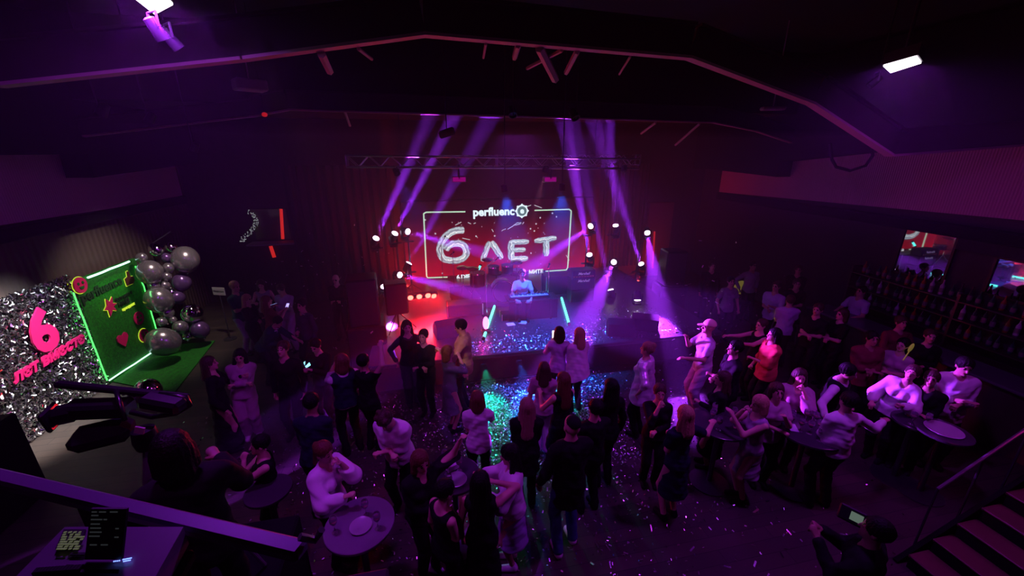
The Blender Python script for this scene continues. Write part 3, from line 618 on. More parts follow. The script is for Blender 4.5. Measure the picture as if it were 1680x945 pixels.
def par_can(p, tgt, label):
    e = empty('spotlight', p, 0, label, 'spotlight'); p = Vector(p); d = (Vector(tgt)-p).normalized(); M = d.to_track_quat('Z', 'X').to_matrix()
    rel(MB().lathe([(.02, -.15), (.04, -.14), (.048, -.03), (.05, 0), (.042, 0), (.04, -.02), (0, -.03)], p, 18, M=M).build('barrel', mat('glossy_black_can', (.05, .05, .06), .25, .5), smooth='auto'), e)
    mb = MB(); ax = d.cross(Vector((0, 0, 1))).normalized()
    pts = [p-d*.08+ax*.06, p-d*.08+ax*.06+Vector((0, 0, .1)), p-d*.08-ax*.06+Vector((0, 0, .1)), p-d*.08-ax*.06]; mb.tube(pts, .009, 6); mb.tube([p-d*.1+Vector((0, 0, .18)), (p.x-d.x*.1, p.y-d.y*.1, ZC)], .012, 6); rel(mb.build('yoke', STEEL), e)
par_can(aty(269, 66, 3.9), (0, 6, 0), 'spotlight can just below the left flood lamp, left of its twin'); par_can(aty(294, 80, 4.2), (1, 7, 0), 'spotlight can just below the left flood lamp, right of its twin')
par_can(aty(1426, 142, 4.6), (1, 7, 0), 'small spotlight below left of the right flood lamp')
# added fill and back lights for the crowd, no such fixtures seen
def fill_spot(loc, tgt, W, col, label, spread=80):
    e = empty('added_spotlight', loc, 0, label, 'spotlight'); p = Vector(loc); d = (Vector(tgt)-p).normalized(); M = d.to_track_quat('Z', 'X').to_matrix()
    rel(MB().lathe([(.03, -.22), (.075, -.2), (.09, 0), (.075, 0), (.07, -.04), (0, -.05)], p, 16, M=M).build('barrel', BLACK, smooth='auto'), e); rel(MB().tube([p, (p.x, p.y, ZC)], .012, 6).build('hanger', STEEL), e)
    rel(light('SPOT', 'fill_beam', p+d*.03, W, col, target=tgt, spot_size=math.radians(spread), spot_blend=.8, shadow_soft_size=.12), e)
fill_spot((7.6, 2.6, 5.6), (3.5, 5.0, 0), W_FILL*3.2, (.62, .03, .85), 'added magenta fill spotlight on the ceiling above the bar side', 95)
fill_spot((-1.5, 1.6, 5.9), (-.6, 5.2, 0), W_FILL*2.6, (.60, .03, .75), 'added magenta fill spotlight on the ceiling above the balcony', 85)
fill_spot((1.9, 9.0, 5.3), (1.6, 4.6, 0), W_FILL*3.5, (.55, .03, .85), 'added magenta back light on the ceiling behind the far beam', 80)
fill_spot((3.0, 8.2, 5.2), (4.4, 5.0, .8), W_FILL*5.5, (.42, .03, 1.0), 'added violet back light on the ceiling above the stage front right', 50)
e = wash(2.9, (2.2, 9.9, 1.3), 900, (1, .25, .5), 'added small pink spotlight on the truss aimed at the drummer', 13)  # added spot to brighten the drummer
fill_spot((-1.3, 3.4, 5.6), (.30, 6.45, 1.2), 450, (1, .50, .30), 'added small warm spotlight on the ceiling aimed at the couple by the stage edge', 13)  # added spot to warm the couple
# ================================================================== BODY BUILDER (smooth implicit surface -> one continuous mesh)
class Field:
    def __init__(s): s.ops = []
    def cone(s, a, b, ra, rb, k=.02, flat=None, fs=1.0, sub=False):
        s.ops.append(('c', np.array(a, float), np.array(b, float), ra, rb, k, None if flat is None else np.array(flat, float), fs, sub)); return s
    def ell(s, c, r, R=None, k=.02, sub=False):
        s.ops.append(('e', np.array(c, float), np.array(r, float), None if R is None else np.array(R, float), None, k, None, 1.0, sub)); return s
    def plane(s, p, n): n = np.array(n, float); s.ops.append(('p', np.array(p, float), n/np.linalg.norm(n), 0, 0, 0, None, 1, False)); return s
    def mesh(s, h):
        lo = np.full(3, 1e9); hi = -lo
        for o in s.ops:
            if o[8] or o[0] == 'p': continue
            if o[0] == 'c': R = max(o[3], o[4])*max(1, o[7]); l = np.minimum(o[1], o[2])-R; u = np.maximum(o[1], o[2])+R
            else: R = o[2].max(); l = o[1]-R; u = o[1]+R
            lo = np.minimum(lo, l); hi = np.maximum(hi, u)
        lo -= 4*h; hi += 4*h; n = np.ceil((hi-lo)/h).astype(int)+1
        ax = [lo[i]+h*np.arange(n[i]) for i in range(3)]; D = np.full(n, 1.0, np.float32)
        for o in s.ops:
            if o[0] == 'p':
                X = (ax[0][:, None, None]-o[1][0])*o[2][0]+(ax[1][None, :, None]-o[1][1])*o[2][1]+(ax[2][None, None, :]-o[1][2])*o[2][2]
                D = np.maximum(D, X.astype(np.float32)); continue
            k = o[5]; mg = k+3*h
            if o[0] == 'c': R = max(o[3], o[4])*max(1, o[7]); l = np.minimum(o[1], o[2])-R-mg; u = np.maximum(o[1], o[2])+R+mg
            else: R = o[2].max(); l = o[1]-R-mg; u = o[1]+R+mg
            i0 = np.clip(np.floor((l-lo)/h).astype(int), 0, n); i1 = np.clip(np.ceil((u-lo)/h).astype(int)+1, 0, n)
            if (i1 <= i0).any(): continue
            P = np.stack(np.meshgrid(*[ax[i][i0[i]:i1[i]] for i in range(3)], indexing='ij'), -1)
            if o[0] == 'c':
                a, b = o[1], o[2]; ab = b-a; L2 = max(ab @ ab, 1e-9); v = P-a; t = np.clip((v @ ab)/L2, 0, 1); q = v-t[..., None]*ab
                if o[6] is not None: f = o[6]; q = q+f*((q @ f)*(1/o[7]-1))[..., None]
                d = np.sqrt((q*q).sum(-1))-(o[3]+(o[4]-o[3])*t)
            else:
                v = P-o[1]
                if o[3] is not None: v = v @ o[3]
                k0 = np.sqrt(((v/o[2])**2).sum(-1)); k1 = np.sqrt(((v/o[2]**2)**2).sum(-1))+1e-9; d = k0*(k0-1)/k1
            sl = tuple(slice(i0[i], i1[i]) for i in range(3)); A = D[sl]
            if o[8]:
                d = -d; hh = np.maximum(k-np.abs(A-d), 0)/k; D[sl] = np.maximum(A, d)+hh*hh*k/4
            else:
                hh = np.maximum(k-np.abs(A-d), 0)/k; D[sl] = np.minimum(A, d)-hh*hh*k/4
        return surface_nets(D, lo, h)
def surface_nets(D, lo, h):
    S = D < 0; n = np.array(D.shape)
    c = sum(S[i:n[0]-1+i, j:n[1]-1+j, k:n[2]-1+k].astype(np.int8) for i in (0, 1) for j in (0, 1) for k in (0, 1))
    act = (c > 0) & (c < 8); idx = np.argwhere(act)
    if not len(idx): return np.zeros((0, 3)), np.zeros((0, 4), int)
    ids = np.full(act.shape, -1, np.int64); ids[tuple(idx.T)] = np.arange(len(idx))
    acc = np.zeros((len(idx), 3)); cnt = np.zeros(len(idx))
    cs = [np.array((i, j, k)) for i in (0, 1) for j in (0, 1) for k in (0, 1)]
    for a in cs:
        for q in range(3):
            if a[q]: continue
            b = a.copy(); b[q] = 1; va = D[tuple((idx+a).T)].astype(float); vb = D[tuple((idx+b).T)].astype(float); m = (va < 0) != (vb < 0)
            t = np.where(m, va/np.where(m, va-vb, 1), 0); acc += (a+(b-a)*t[:, None])*m[:, None]; cnt += m
    V = lo+(idx+acc/cnt[:, None])*h; Q = []
    for q in range(3):
        o1, o2 = [(1, 2), (2, 0), (0, 1)][q]
        sl0 = [slice(None)]*3; sl1 = [slice(None)]*3; sl0[q] = slice(0, -1); sl1[q] = slice(1, None)
        ch = S[tuple(sl0)] != S[tuple(sl1)]; e = np.argwhere(ch); e = e[(e[:, o1] > 0) & (e[:, o2] > 0) & (e[:, o1] < n[o1]-1) & (e[:, o2] < n[o2]-1)]
        ins = S[tuple(e.T)]; g = []
        for d1, d2 in ((-1, -1), (0, -1), (0, 0), (-1, 0)):
            t = e.copy(); t[:, o1] += d1; t[:, o2] += d2; g.append(ids[tuple(t.T)])
        g = np.stack(g, 1); g[~ins] = g[~ins][:, ::-1]; Q.append(g)
    return V, np.concatenate(Q)
def np_mesh(name, V, Q, mats, mi=None, parent=None):
    me = bpy.data.meshes.new(name); me.vertices.add(len(V)); me.vertices.foreach_set('co', V.astype(np.float32).ravel())
    me.loops.add(len(Q)*4); me.loops.foreach_set('vertex_index', Q.astype(np.int32).ravel()); me.polygons.add(len(Q)); me.polygons.foreach_set('loop_start', np.arange(0, len(Q)*4, 4, dtype=np.int32))
    try: me.polygons.foreach_set('loop_total', np.full(len(Q), 4, np.int32))
    except Exception: pass
    me.polygons.foreach_set('use_smooth', np.ones(len(Q), bool))
    for m in mats: me.materials.append(m)
    if mi is not None: me.polygons.foreach_set('material_index', mi.astype(np.int32))
    me.update(calc_edges=True); o = bpy.data.objects.new(name, me); COL.objects.link(o)
    if parent: o.parent = parent
    return o

def nrm(v): v = np.array(v, float); return v/(np.linalg.norm(v)+1e-9)
def rotm(axis, deg): return np.array(Matrix.Rotation(math.radians(deg), 3, Vector(axis)))
EYE_M = mat('eye_dark', (.02, .012, .01), .2); LIP_M = mat('lips', (.45, .10, .09), .4)
SKINS = {'f': (.62, .38, .28), 'm': (.52, .31, .22), 'p': (.72, .5, .4), 'd': (.33, .19, .13)}
HAIRS = {'black': (.006, .005, .005), 'brown': (.05, .025, .014), 'blond': (.42, .28, .13), 'red': (.12, .04, .02), 'fair': (.28, .18, .10)}
CLOTHS = {'white': (.78, .76, .78), 'black': (.005, .005, .006), 'navy': (.010, .012, .032), 'darkgreen': (.012, .075, .05), 'greygreen': (.30, .36, .33), 'pinkgrey': (.45, .30, .36),
          'lavender': (.5, .42, .62), 'red': (.62, .10, .08), 'beige': (.42, .30, .17), 'jeans': (.045, .085, .20), 'grey': (.28, .28, .30), 'darkgrey': (.05, .05, .06), 'silver': (.62, .6, .64), 'maroon': (.16, .02, .04), 'skirt': (.40, .38, .60), 'blue': (.06, .10, .35), 'camo': (.45, .42, .46)}
def cloth(c):
    if c == 'sequin':
        m = mat('sequin_fabric', (.30, .26, .34), .22, .85, bump=1.0, bscale=90, var=.5); return m
    if c == 'satin': return mat('silver_satin', (.72, .70, .76), .28, .35, bump=.35, bscale=6)
    if c == 'print': return mat('printed_white_cotton', (.60, .56, .62), .7, bump=.2, bscale=9, var=.75)
    if c == 'check': return mat('black_white_pattern', (.34, .33, .36), .7, var=.98, bscale=11)
    return mat('cloth_'+c, CLOTHS[c], .8, bump=.5, bscale=7, spec=.2)

ARMS = {  # wrist from the shoulder: (outward, forward, up) for a 1.75 m person, and hand curl
 'down': (.06, .04, -.53, .5), 'relax': (.10, .12, -.48, .6), 'fold': (-.20, .24, -.26, .6), 'phone': (-.10, .33, -.08, 1.0), 'hips': (.08, -.02, -.42, .6), 'cross': (-.24, .22, -.20, .8),
 'mouth': (-.12, .20, .10, .9), 'up': (.10, .12, .46, .4), 'reach': (.02, .52, -.04, .1), 'wave': (.28, .14, .34, .2), 'clap': (-.15, .33, .02, .1), 'side': (.46, .10, -.14, .3), 'glass': (-.02, .36, -.14, 1.0),
 'table': (.02, .36, -.30, .3), 'head': (-.02, .14, .12, .9), 'open': (.10, .40, -.20, .1), 'back': (.05, -.10, -.48, .5)}
PEOPLE = []
def person(px, py, h, head_deg, label, top=('long', 'black'), bottom=('trousers', 'black'), hair=('short', 'brown'), skin='f', arms=('down', 'down'), fem=True, lean=0, bend=0, yaw=0, nod=0,
           shoes='black', step=0.0, sit=None, res=.0125, inner=None, name='person', group=None, feet_z=0.0, belly=0.0, coat=0.0):
    s = h/1.75; pelvis_z = .93*s if sit is None else sit+.06
    drop = .93*s-pelvis_z; P0 = atz(px, py, feet_z+1.64*s-drop); base = np.array([P0.x, P0.y, feet_z])
    hd = math.radians(head_deg); fw = np.array([math.sin(hd), math.cos(hd), 0]); rt = np.array([math.cos(hd), -math.sin(hd), 0]); Bm = np.stack([rt, fw, [0, 0, 1]], 1)
    Rt = rotm((1, 0, 0), -lean) @ rotm((0, 1, 0), bend); pel = np.array([0, 0, pelvis_z])
    def U(x, y, z): return pel+Rt @ (np.array([x, y, z-.93])*s)     # upper body point from standing coordinates
    shift = U(0, .02, 1.64); base = base-Bm @ np.array([shift[0], shift[1], 0])
    g = U; ex = 1 if not fem else .90; hipw = .098 if fem else .088
    Rh = Rt @ rotm((0, 0, 1), -yaw) @ rotm((1, 0, 0), -nod)
    hc0 = g(0, .0, 1.535)
    def Hd(x, y, z): return hc0+Rh @ (np.array([x, y, z])*s)        # from neck top
    F = Field(); k1 = .05*s
    fx = Rt @ np.array([0, 1, 0])
    # torso
    def torso(Fd, o=0.0, hem=.90, up=True):
        Fd.cone(g(-hipw*.55, -.01, .93), g(hipw*.55, -.01, .93), .105*s+o, .105*s+o, k1, fx, .95)
        Fd.cone(g(0, 0, .97), g(0, 0, 1.10), (.125 if fem else .135)*s+o, (.108 if fem else .128)*s+o+belly, k1, fx, .80)
        Fd.cone(g(0, 0, 1.10), g(0, .005, 1.30), (.108 if fem else .128)*s+o+belly, (.128 if fem else .150)*s+o, k1, fx, .80)
        Fd.cone(g(-.105*ex, -.01, 1.385), g(.105*ex, -.01, 1.385), .072*s+o, .072*s+o, k1, fx, 1.0)
        if fem:
            for sx in (-1, 1): Fd.ell(g(.062*sx, .082, 1.27), [.055*s+o]*3, None, .03*s)
        else: Fd.ell(g(0, .05, 1.30), np.array([.13, .07, .08])*s+o, None, .04*s)
    torso(F)
    sh = {}; wr = {}; el = {}; hands = {}
    F.cone(g(-.07, -.01, 1.42), g(0, 0, 1.475), .04*s, .045*s, .04*s); F.cone(g(.07, -.01, 1.42), g(0, 0, 1.475), .04*s, .045*s, .04*s)
    F.cone(g(0, -.005, 1.44), Hd(0, 0, .02), (.047 if fem else .056)*s, (.045 if fem else .053)*s, .03*s)
    # head
    F.ell(Hd(0, -.008, .125), np.array([.075, .094, .098])*s, Rh, .02); F.ell(Hd(0, .035, .055), np.array([.055, .055, .062])*s, Rh, .03*s)
    F.cone(Hd(0, .086, .115), Hd(0, .106, .078), .009*s, .014*s, .012); F.ell(Hd(0, .08, .012), np.array([.022, .02, .018])*s, Rh, .02)
    F.cone(Hd(-.018, .088, .046), Hd(.018, .088, .046), .008*s, .008*s, .008)
    for sx in (-1, 1):
        F.ell(Hd(.03*sx, .096, .113), np.array([.017, .012, .011])*s, Rh, .012, sub=True); F.ell(Hd(.031*sx, .080, .112), np.array([.013, .013, .012])*s, Rh, .004)
        F.ell(Hd(.077*sx, -.005, .095), np.array([.011, .020, .032])*s, Rh, .01)
    # arms
    ll = .285*s; lf = .25*s
    for si, sx in ((0, -1), (1, 1)):
        A = arms[si]; A = ARMS[A] if isinstance(A, str) else A
        S = g(.178*ex*sx, -.01, 1.395); T_ = S+Rt @ (np.array([A[0]*sx, A[1], A[2]])*s); dv = T_-S; Ld = np.linalg.norm(dv); mx = (ll+lf)*.985
        if Ld > mx: dv = dv/Ld*mx; Ld = mx
        if Ld < .16*s: dv = nrm(dv)*.16*s; Ld = .16*s
        T_ = S+dv; ca = (ll*ll+Ld*Ld-lf*lf)/(2*ll*Ld); ca = max(-1, min(1, ca)); u = dv/Ld; hint = Rt @ np.array([.55*sx, -.45, -.8]); pp = nrm(hint-u*(hint @ u))
        E = S+u*ll*ca+pp*ll*math.sqrt(max(0, 1-ca*ca)); sh[sx] = S; el[sx] = E; wr[sx] = T_
        F.cone(S, E, .047*s, .037*s, .03*s); F.cone(E, T_, .038*s, .026*s, .02*s)
        hdv = nrm(T_-E); side = nrm(np.cross(hdv, [0, 0, 1])) if abs(hdv[2]) < .93 else nrm(Bm.T @ np.array([0, 0, 0])+np.array([0, 1, 0]))
        pn = nrm(np.cross(side, hdv)); curl = A[3] if len(A) > 3 else .5
        # palm facing inwards when arm hangs, down otherwise
        thumb_dir = side*(-1 if (side @ np.array([sx, 0, 0])) > 0 else 1) if abs(hdv[2]) < .93 else np.array([0, 1, 0.])
        pn = nrm(np.cross(thumb_dir, hdv)); 
        if (pn @ (np.array([0, 0, -1]) if abs(hdv[2]) < .93 else np.array([-sx, 0, 0]))) < 0: pn = -pn
        pc = T_+hdv*.085*s; F.cone(T_+hdv*.01*s, pc, .026*s, .036*s, .015*s, pn, .5)
        for fi, (off, ln) in enumerate(((.028, .068), (.010, .078), (-.009, .072), (-.027, .056))):
            b0 = pc+thumb_dir*off*s-hdv*.012*s; c1 = math.radians(15+45*curl); c2 = math.radians(30+100*curl)
            m1 = b0+(hdv*math.cos(c1)+pn*math.sin(c1))*ln*.55*s; m2 = m1+(hdv*math.cos(c2)+pn*math.sin(c2))*ln*.55*s
            F.cone(b0, m1, .0095*s, .0085*s, .006); F.cone(m1, m2, .0088*s, .0075*s, .006)
        t0 = T_+hdv*.03*s+thumb_dir*.022*s; t1 = t0+(hdv*.6+thumb_dir*.7+pn*.3*curl)*.034*s; t2 = t1+(hdv*.9+thumb_dir*.1+pn*.6*curl)*.03*s
        F.cone(t0, t1, .012*s, .010*s, .008); F.cone(t1, t2, .010*s, .008*s, .006); hands[sx] = pc+pn*.03*s; hands[(sx, 'd')] = hdv
    # legs
    legs = {}
    for sx in (-1, 1):
        hip = pel+np.array([.09*sx, 0, -.03])*s; st_ = step*sx
        if sit is None:
            ft = np.array([(.11 if not fem else .085)*sx*s, st_*.5, .075*s]); Lt = .43*s; Ls = .43*s
        else:
            ft = np.array([.11*sx*s, .36*s, .075*s if sit < .6 else sit-.42]); Lt = .43*s; Ls = .43*s
        dv = ft-hip; Ld = min(np.linalg.norm(dv), (Lt+Ls)*.995); u = nrm(dv); ft = hip+u*Ld; ca = max(-1, min(1, (Lt*Lt+Ld*Ld-Ls*Ls)/(2*Lt*Ld))); hint = np.array([.05*sx, 1, .25]); pp = nrm(hint-u*(hint @ u)); K = hip+u*Lt*ca+pp*Lt*math.sqrt(max(0, 1-ca*ca))
        legs[sx] = (hip, K, ft); F.cone(hip, K, .080*s, .052*s, .03*s); F.cone(K, ft, .053*s, .034*s, .02*s); F.cone(ft+[0, 0, -.03*s], ft+np.array([0, .12*s, -.045*s]), .032*s, .026*s, .02*s)

    V, Q = F.mesh(res)
    fc = V[Q[:, 0]]; mi = np.zeros(len(Q), int)
    if len(Q):
        hcn = (fc-hc0) @ Rh / s
        for sx in (-1, 1):
            mi[((hcn[:, 0]-.031*sx)**2/.019**2+(hcn[:, 1]-.09)**2/.03**2+(hcn[:, 2]-.113)**2/.010**2) < 1] = 1
            mi[((hcn[:, 0]-.031*sx)**2/.021**2+(hcn[:, 1]-.09)**2/.03**2+(hcn[:, 2]-.133)**2/.005**2) < 1] = 1
        mi[(hcn[:, 0]**2/.024**2+(hcn[:, 1]-.09)**2/.025**2+(hcn[:, 2]-.046)**2/.010**2) < 1] = 2
    root = bpy.data.objects.new(name, None); COL.objects.link(root); root.location = base; root.rotation_euler = (0, 0, -hd); root.empty_display_size = .1
    tag(root, label, 'person', group)
    np_mesh('body', V, Q, [mat('skin_'+skin, SKINS[skin], .5, spec=.35), EYE_M, LIP_M], mi, root)
    cres = res
    def garment(nm, Fd, m):
        V, Q = Fd.mesh(cres)
        if len(V):
            d = np.sin(V[:, 2]*38+np.sin(V[:, 0]*23+px)*2+V[:, 1]*17)*.0045+np.sin(V[:, 0]*60+V[:, 2]*21+px)*.0022+np.sin(V[:, 2]*95+V[:, 1]*40+V[:, 0]*31)*.0012
            c = V.mean(0); o_ = V-[c[0], c[1], 0]; o_[:, 2] = 0; o_ /= np.linalg.norm(o_, axis=1)[:, None]+1e-6; V = V+o_*d[:, None]
            return np_mesh(nm, V, Q, [m], None, root)
    # top
    def sleeves(Fd, o, kind):
        for sx in (-1, 1):
            if kind == 'short': m_ = sh[sx]+(el[sx]-sh[sx])*.62; Fd.cone(sh[sx], m_, .052*s+o, .050*s+o*1.6, .03*s); Fd.plane
            elif kind == 'long': e2 = el[sx]+(wr[sx]-el[sx])*.90; Fd.cone(sh[sx], el[sx], .052*s+o, .044*s+o, .03*s); Fd.cone(el[sx], e2, .045*s+o, .034*s+o, .02*s)
            elif kind == 'half': e2 = el[sx]+(wr[sx]-el[sx])*.3; Fd.cone(sh[sx], el[sx], .054*s+o, .050*s+o, .03*s); Fd.cone(el[sx], e2, .05*s+o, .046*s+o, .02*s)
            elif kind == 'wide': Fd.cone(sh[sx], el[sx], .056*s+o, .075*s+o, .04*s); Fd.cone(el[sx], el[sx]+(wr[sx]-el[sx])*.75, .075*s+o, .05*s+o, .03*s)
    def top_piece(nm, kind, m, o, hem, vneck=0.0, open_front=False, sleeve=None):
        Fd = Field(); torso(Fd, o); sleeves(Fd, o*.6, sleeve)
        hz_ = g(0, 0, hem)
        if hem < .93: Fd.cone(g(0, 0, .97), g(0, 0, hem), .135*s+o, (.15 if fem else .145)*s+o*1.4, .05*s, fx, .85)
        if kind != 'tank': Fd.cone(g(0, -.005, 1.40), g(0, -.005, 1.475), .07*s+o*.6, .055*s+o*.4, .03*s)
        Fd.plane(g(0, 0, 1.485), Rt @ np.array([0, .35, 1])); Fd.plane(hz_, Rt @ np.array([0, 0, -1]))
        if kind == 'tank': Fd.ell(g(0, .02, 1.47), np.array([.09, .16, .07])*s, Rt, .02, sub=True)
        else: Fd.ell(g(0, .075, 1.475), np.array([.05, .05, .05+vneck])*s, Rt, .01, sub=True)
        if open_front: Fd.ell(g(0, .17, 1.22), np.array([.055, .10, .33])*s, Rt, .012, sub=True)
        return garment(nm, Fd, m)
    tk, tc_ = top[0], top[1]
    names = {'tee': 't_shirt', 'long': 'shirt', 'tank': 'tank_top', 'jacket': 'jacket', 'blouse': 'blouse', 'hoodie': 'sweatshirt', 'dress': 'dress', 'cape': 'cape_top', 'vest': 'waistcoat', 'slip': 'slip_dress'}
    if tk in ('jacket',): top_piece('shirt', 'tee', cloth(inner or 'white'), .008, .92); top_piece('jacket', 'long', cloth(tc_), .024, .80-coat, open_front=True, sleeve='long')
    elif tk == 'vest': top_piece('shirt', 'long', cloth(inner or 'white'), .012, .90, sleeve='long'); top_piece('waistcoat', 'tank', cloth(tc_), .024, .92, open_front=False)
    elif tk == 'tee': top_piece('t_shirt', 'tee', cloth(tc_), .016, .84, sleeve='short')
    elif tk == 'long': top_piece('shirt', 'long', cloth(tc_), .014, .88, sleeve='long')
    elif tk == 'hoodie': top_piece('sweatshirt', 'long', cloth(tc_), .028, .86, sleeve='long')
    elif tk == 'blouse': top_piece('blouse', 'long', cloth(tc_), .024, .88, vneck=.04, sleeve='wide')
    elif tk == 'loose': top_piece('shirt', 'tee', cloth(tc_), .036, .80, sleeve='half')
    elif tk == 'tank': top_piece('tank_top', 'tank', cloth(tc_), .010, .90)
    elif tk == 'cape':
        Fd = Field(); torso(Fd, .02); sleeves(Fd, .012, 'half'); Fd.cone(g(0, -.01, 1.38), g(0, -.02, .76), .13*s, .27*s, .06*s, fx, .8); Fd.plane(g(0, 0, 1.47), Rt @ np.array([0, .3, 1])); Fd.plane(g(0, 0, .80), (Rt @ np.array([.25, 0, -1]))); garment('cape_top', Fd, cloth(tc_))
    elif tk in ('dress', 'slip'):
        hem = top[2] if len(top) > 2 else .5; Fd = Field(); torso(Fd, .014); sleeves(Fd, .010, top[3] if len(top) > 3 else None)
        if tk == 'dress': Fd.cone(g(0, -.005, 1.40), g(0, -.005, 1.46), .068*s, .056*s, .03*s)
        hr = (.17+.10*max(0, .75-hem)); Fd.cone(pel+np.array([0, -.01, .02*s]), np.array([0, 0, max(.03, hem*s-drop*.4)]), .135*s, hr*s, .05*s, np.array([0, 1, 0.]), .86)
        Fd.plane(g(0, 0, 1.475), Rt @ np.array([0, .35, 1])); Fd.plane((0, 0, max(.02, hem*s-drop*.4)), (0, 0, -1)); Fd.ell(g(0, .06, 1.45), np.array([.085 if tk == 'slip' else .05, .12, .07])*s, Rt, .01, sub=True)
        if tk == 'slip': Fd.ell(g(0, -.08, 1.47), np.array([.07, .09, .10])*s, Rt, .01, sub=True)
        garment('dress', Fd, cloth(tc_))
    # bottom
    bk = bottom[0] if bottom else None
    if bk in ('trousers', 'jeans', 'wide'):
        Fd = Field(); o = .012 if bk != 'wide' else .03
        Fd.cone(pel+np.array([-hipw*.5*s, -.01, 0]), pel+np.array([hipw*.5*s, -.01, 0]), .118*s, .118*s, .04*s, np.array([0, 1, 0.]), .95)
        Fd.cone(pel, g(0, 0, 1.03), .128*s, .125*s, .04*s, fx, .85)
        for sx in (-1, 1):
            hip, K, ft = legs[sx]; Fd.cone(hip, K, .088*s+o*.6, .058*s+o, .03*s); Fd.cone(K, ft+[0, 0, .0], .058*s+o, .046*s+o, .02*s)
        Fd.plane(g(0, 0, 1.02), Rt @ np.array([0, 0, 1])); Fd.plane((0, 0, .05*s), (0, 0, -1)); garment('trousers' if bk != 'jeans' else 'jeans', Fd, cloth(bottom[1]))
    elif bk == 'skirt':
        hem = bottom[2] if len(bottom) > 2 else .5; Fd = Field(); Fd.cone(pel+np.array([0, 0, .08*s]), pel, .115*s, .14*s, .04*s, np.array([0, 1, 0.]), .85); Fd.cone(pel, (0, 0, hem*s), .145*s, (.17+.14*max(0, .75-hem))*s, .04*s, np.array([0, 1, 0.]), .88)
        Fd.plane(g(0, 0, 1.04), Rt @ np.array([0, 0, 1])); Fd.plane((0, 0, hem*s), (0, 0, -1)); garment('skirt', Fd, cloth(bottom[1]))
    # shoes
    if shoes:
        for sx in (-1, 1):
            ft = legs[sx][2]; Fd = Field(); Fd.cone(ft+np.array([0, -.02*s, -.038*s]), ft+np.array([0, .145*s, -.047*s]), .045*s, .040*s, .02); Fd.cone(ft, ft+np.array([0, 0, -.03*s]), .045*s, .045*s, .02)
            Fd.plane(ft+np.array([0, 0, -.072*s]), (0, 0, -1)); V, Q = Fd.mesh(.012)
            if len(V): np_mesh('shoe', V, Q, [cloth(shoes) if shoes in CLOTHS else cloth('black')], None, root)
    # hair
    hk, hcol = hair; hm_ = mat('hair_'+hcol, HAIRS.get(hcol, (.02, .02, .02)), .5, bump=.6, bscale=60, spec=.15 if hcol == 'black' else .35)
    if hk not in ('bald', 'cap'):
        Fd = Field(); Fd.ell(Hd(0, -.018, .138), np.array([.089, .103, .103])*s, Rh, .02)
        dn = lambda x, y, z, r, x2, y2, z2, r2, fl=.6: Fd.cone(Hd(x, y, z), (Hd(0, 0, .1)+Rt @ (np.array([x2, y2, z2])*s)), r*s, r2*s, .03*s, fx, fl)
        if hk in ('long', 'verylong'):
            zb = -.20 if hk == 'long' else -.36
            dn(0, -.06, .10, .09, 0, -.10, zb, .085, .55)
            for sx in (-1, 1): dn(.07*sx, -.03, .10, .035, .085*sx, -.03, zb*.9, .045, .8)
        elif hk == 'bob':
            for sx in (-1, 1): dn(.068*sx, -.02, .10, .036, .075*sx, -.02, -.10, .036, .9)
            dn(0, -.055, .1, .085, 0, -.06, -.11, .085, .7)
        elif hk == 'bun': Fd.ell(Hd(0, -.09, .20), [.045*s]*3, None, .015)
        elif hk == 'tail': Fd.ell(Hd(0, -.11, .15), [.03*s]*3, None, .015); dn(0, -.12, .14, .03, 0, -.15, -.18, .028, .8)
        elif hk == 'curly':
            for q in range(16): a = q*2.4; Fd.ell(Hd(.07*math.cos(a), -.02+.08*math.sin(a), .18+.03*math.sin(q*1.7)), [.032*s]*3, None, .01)
        Fd.ell(Hd(0, .10, .075), np.array([.068, .075, .092])*s, Rh, .012, sub=True)
        if hk in ('short', 'bun', 'curly', 'tail'):
            if hk == 'short': Fd.plane(Hd(0, -.10, .04), Rh @ np.array([0, .0, -1]))
        V, Q = Fd.mesh(min(res, .010)); hc_ = Hd(0, -.02, .1); dl = V-hc_; th_ = np.arctan2(dl[:, 0], dl[:, 1]); rr_ = np.hypot(dl[:, 0], dl[:, 1])+1e-4
        amp_ = (np.sin(th_*17+dl[:, 2]*9+px)+.6*np.sin(th_*29-dl[:, 2]*14))*.0028*np.clip(rr_/.05, 0, 1); V[:, 0] += dl[:, 0]/rr_*amp_; V[:, 1] += dl[:, 1]/rr_*amp_; np_mesh('hair', V, Q, [hm_], None, root)
    if hk == 'cap':
        Fd = Field(); Fd.ell(Hd(0, -.012, .14), np.array([.09, .106, .10])*s, Rh, .02); Fd.plane(Hd(0, 0, .14), Rh @ np.array([0, .1, -1])); V, Q = Fd.mesh(.01); c = np_mesh('cap', V, Q, [mat('pale_cap', (.8, .62, .42), .7)], None, root)
        Fd = Field(); Fd.cone(Hd(0, -.13, .14), Hd(0, -.06, .145), .05*s, .065*s, .01, Rh @ np.array([0, 0, 1]), .15); Fd2 = Field(); Fd2.cone(Hd(0, .07, .146), Hd(0, .14, .138), .062*s, .05*s, .01, Rh @ np.array([0, 0, 1]), .16); V, Q = Fd2.mesh(.008); np_mesh('cap_peak', V, Q, [mat('pale_cap')], None, root)
    if hk == 'bald' and hcol == 'skullcap':
        Fd = Field(); Fd.ell(Hd(0, -.03, .155), np.array([.08, .085, .085])*s, Rh, .02); Fd.plane(Hd(0, -.03, .175), Rh @ np.array([0, .35, -1])); V, Q = Fd.mesh(.01); np_mesh('skullcap', V, Q, [cloth('black')], None, root)
    def world(p): return Vector(base+Bm @ np.array(p))
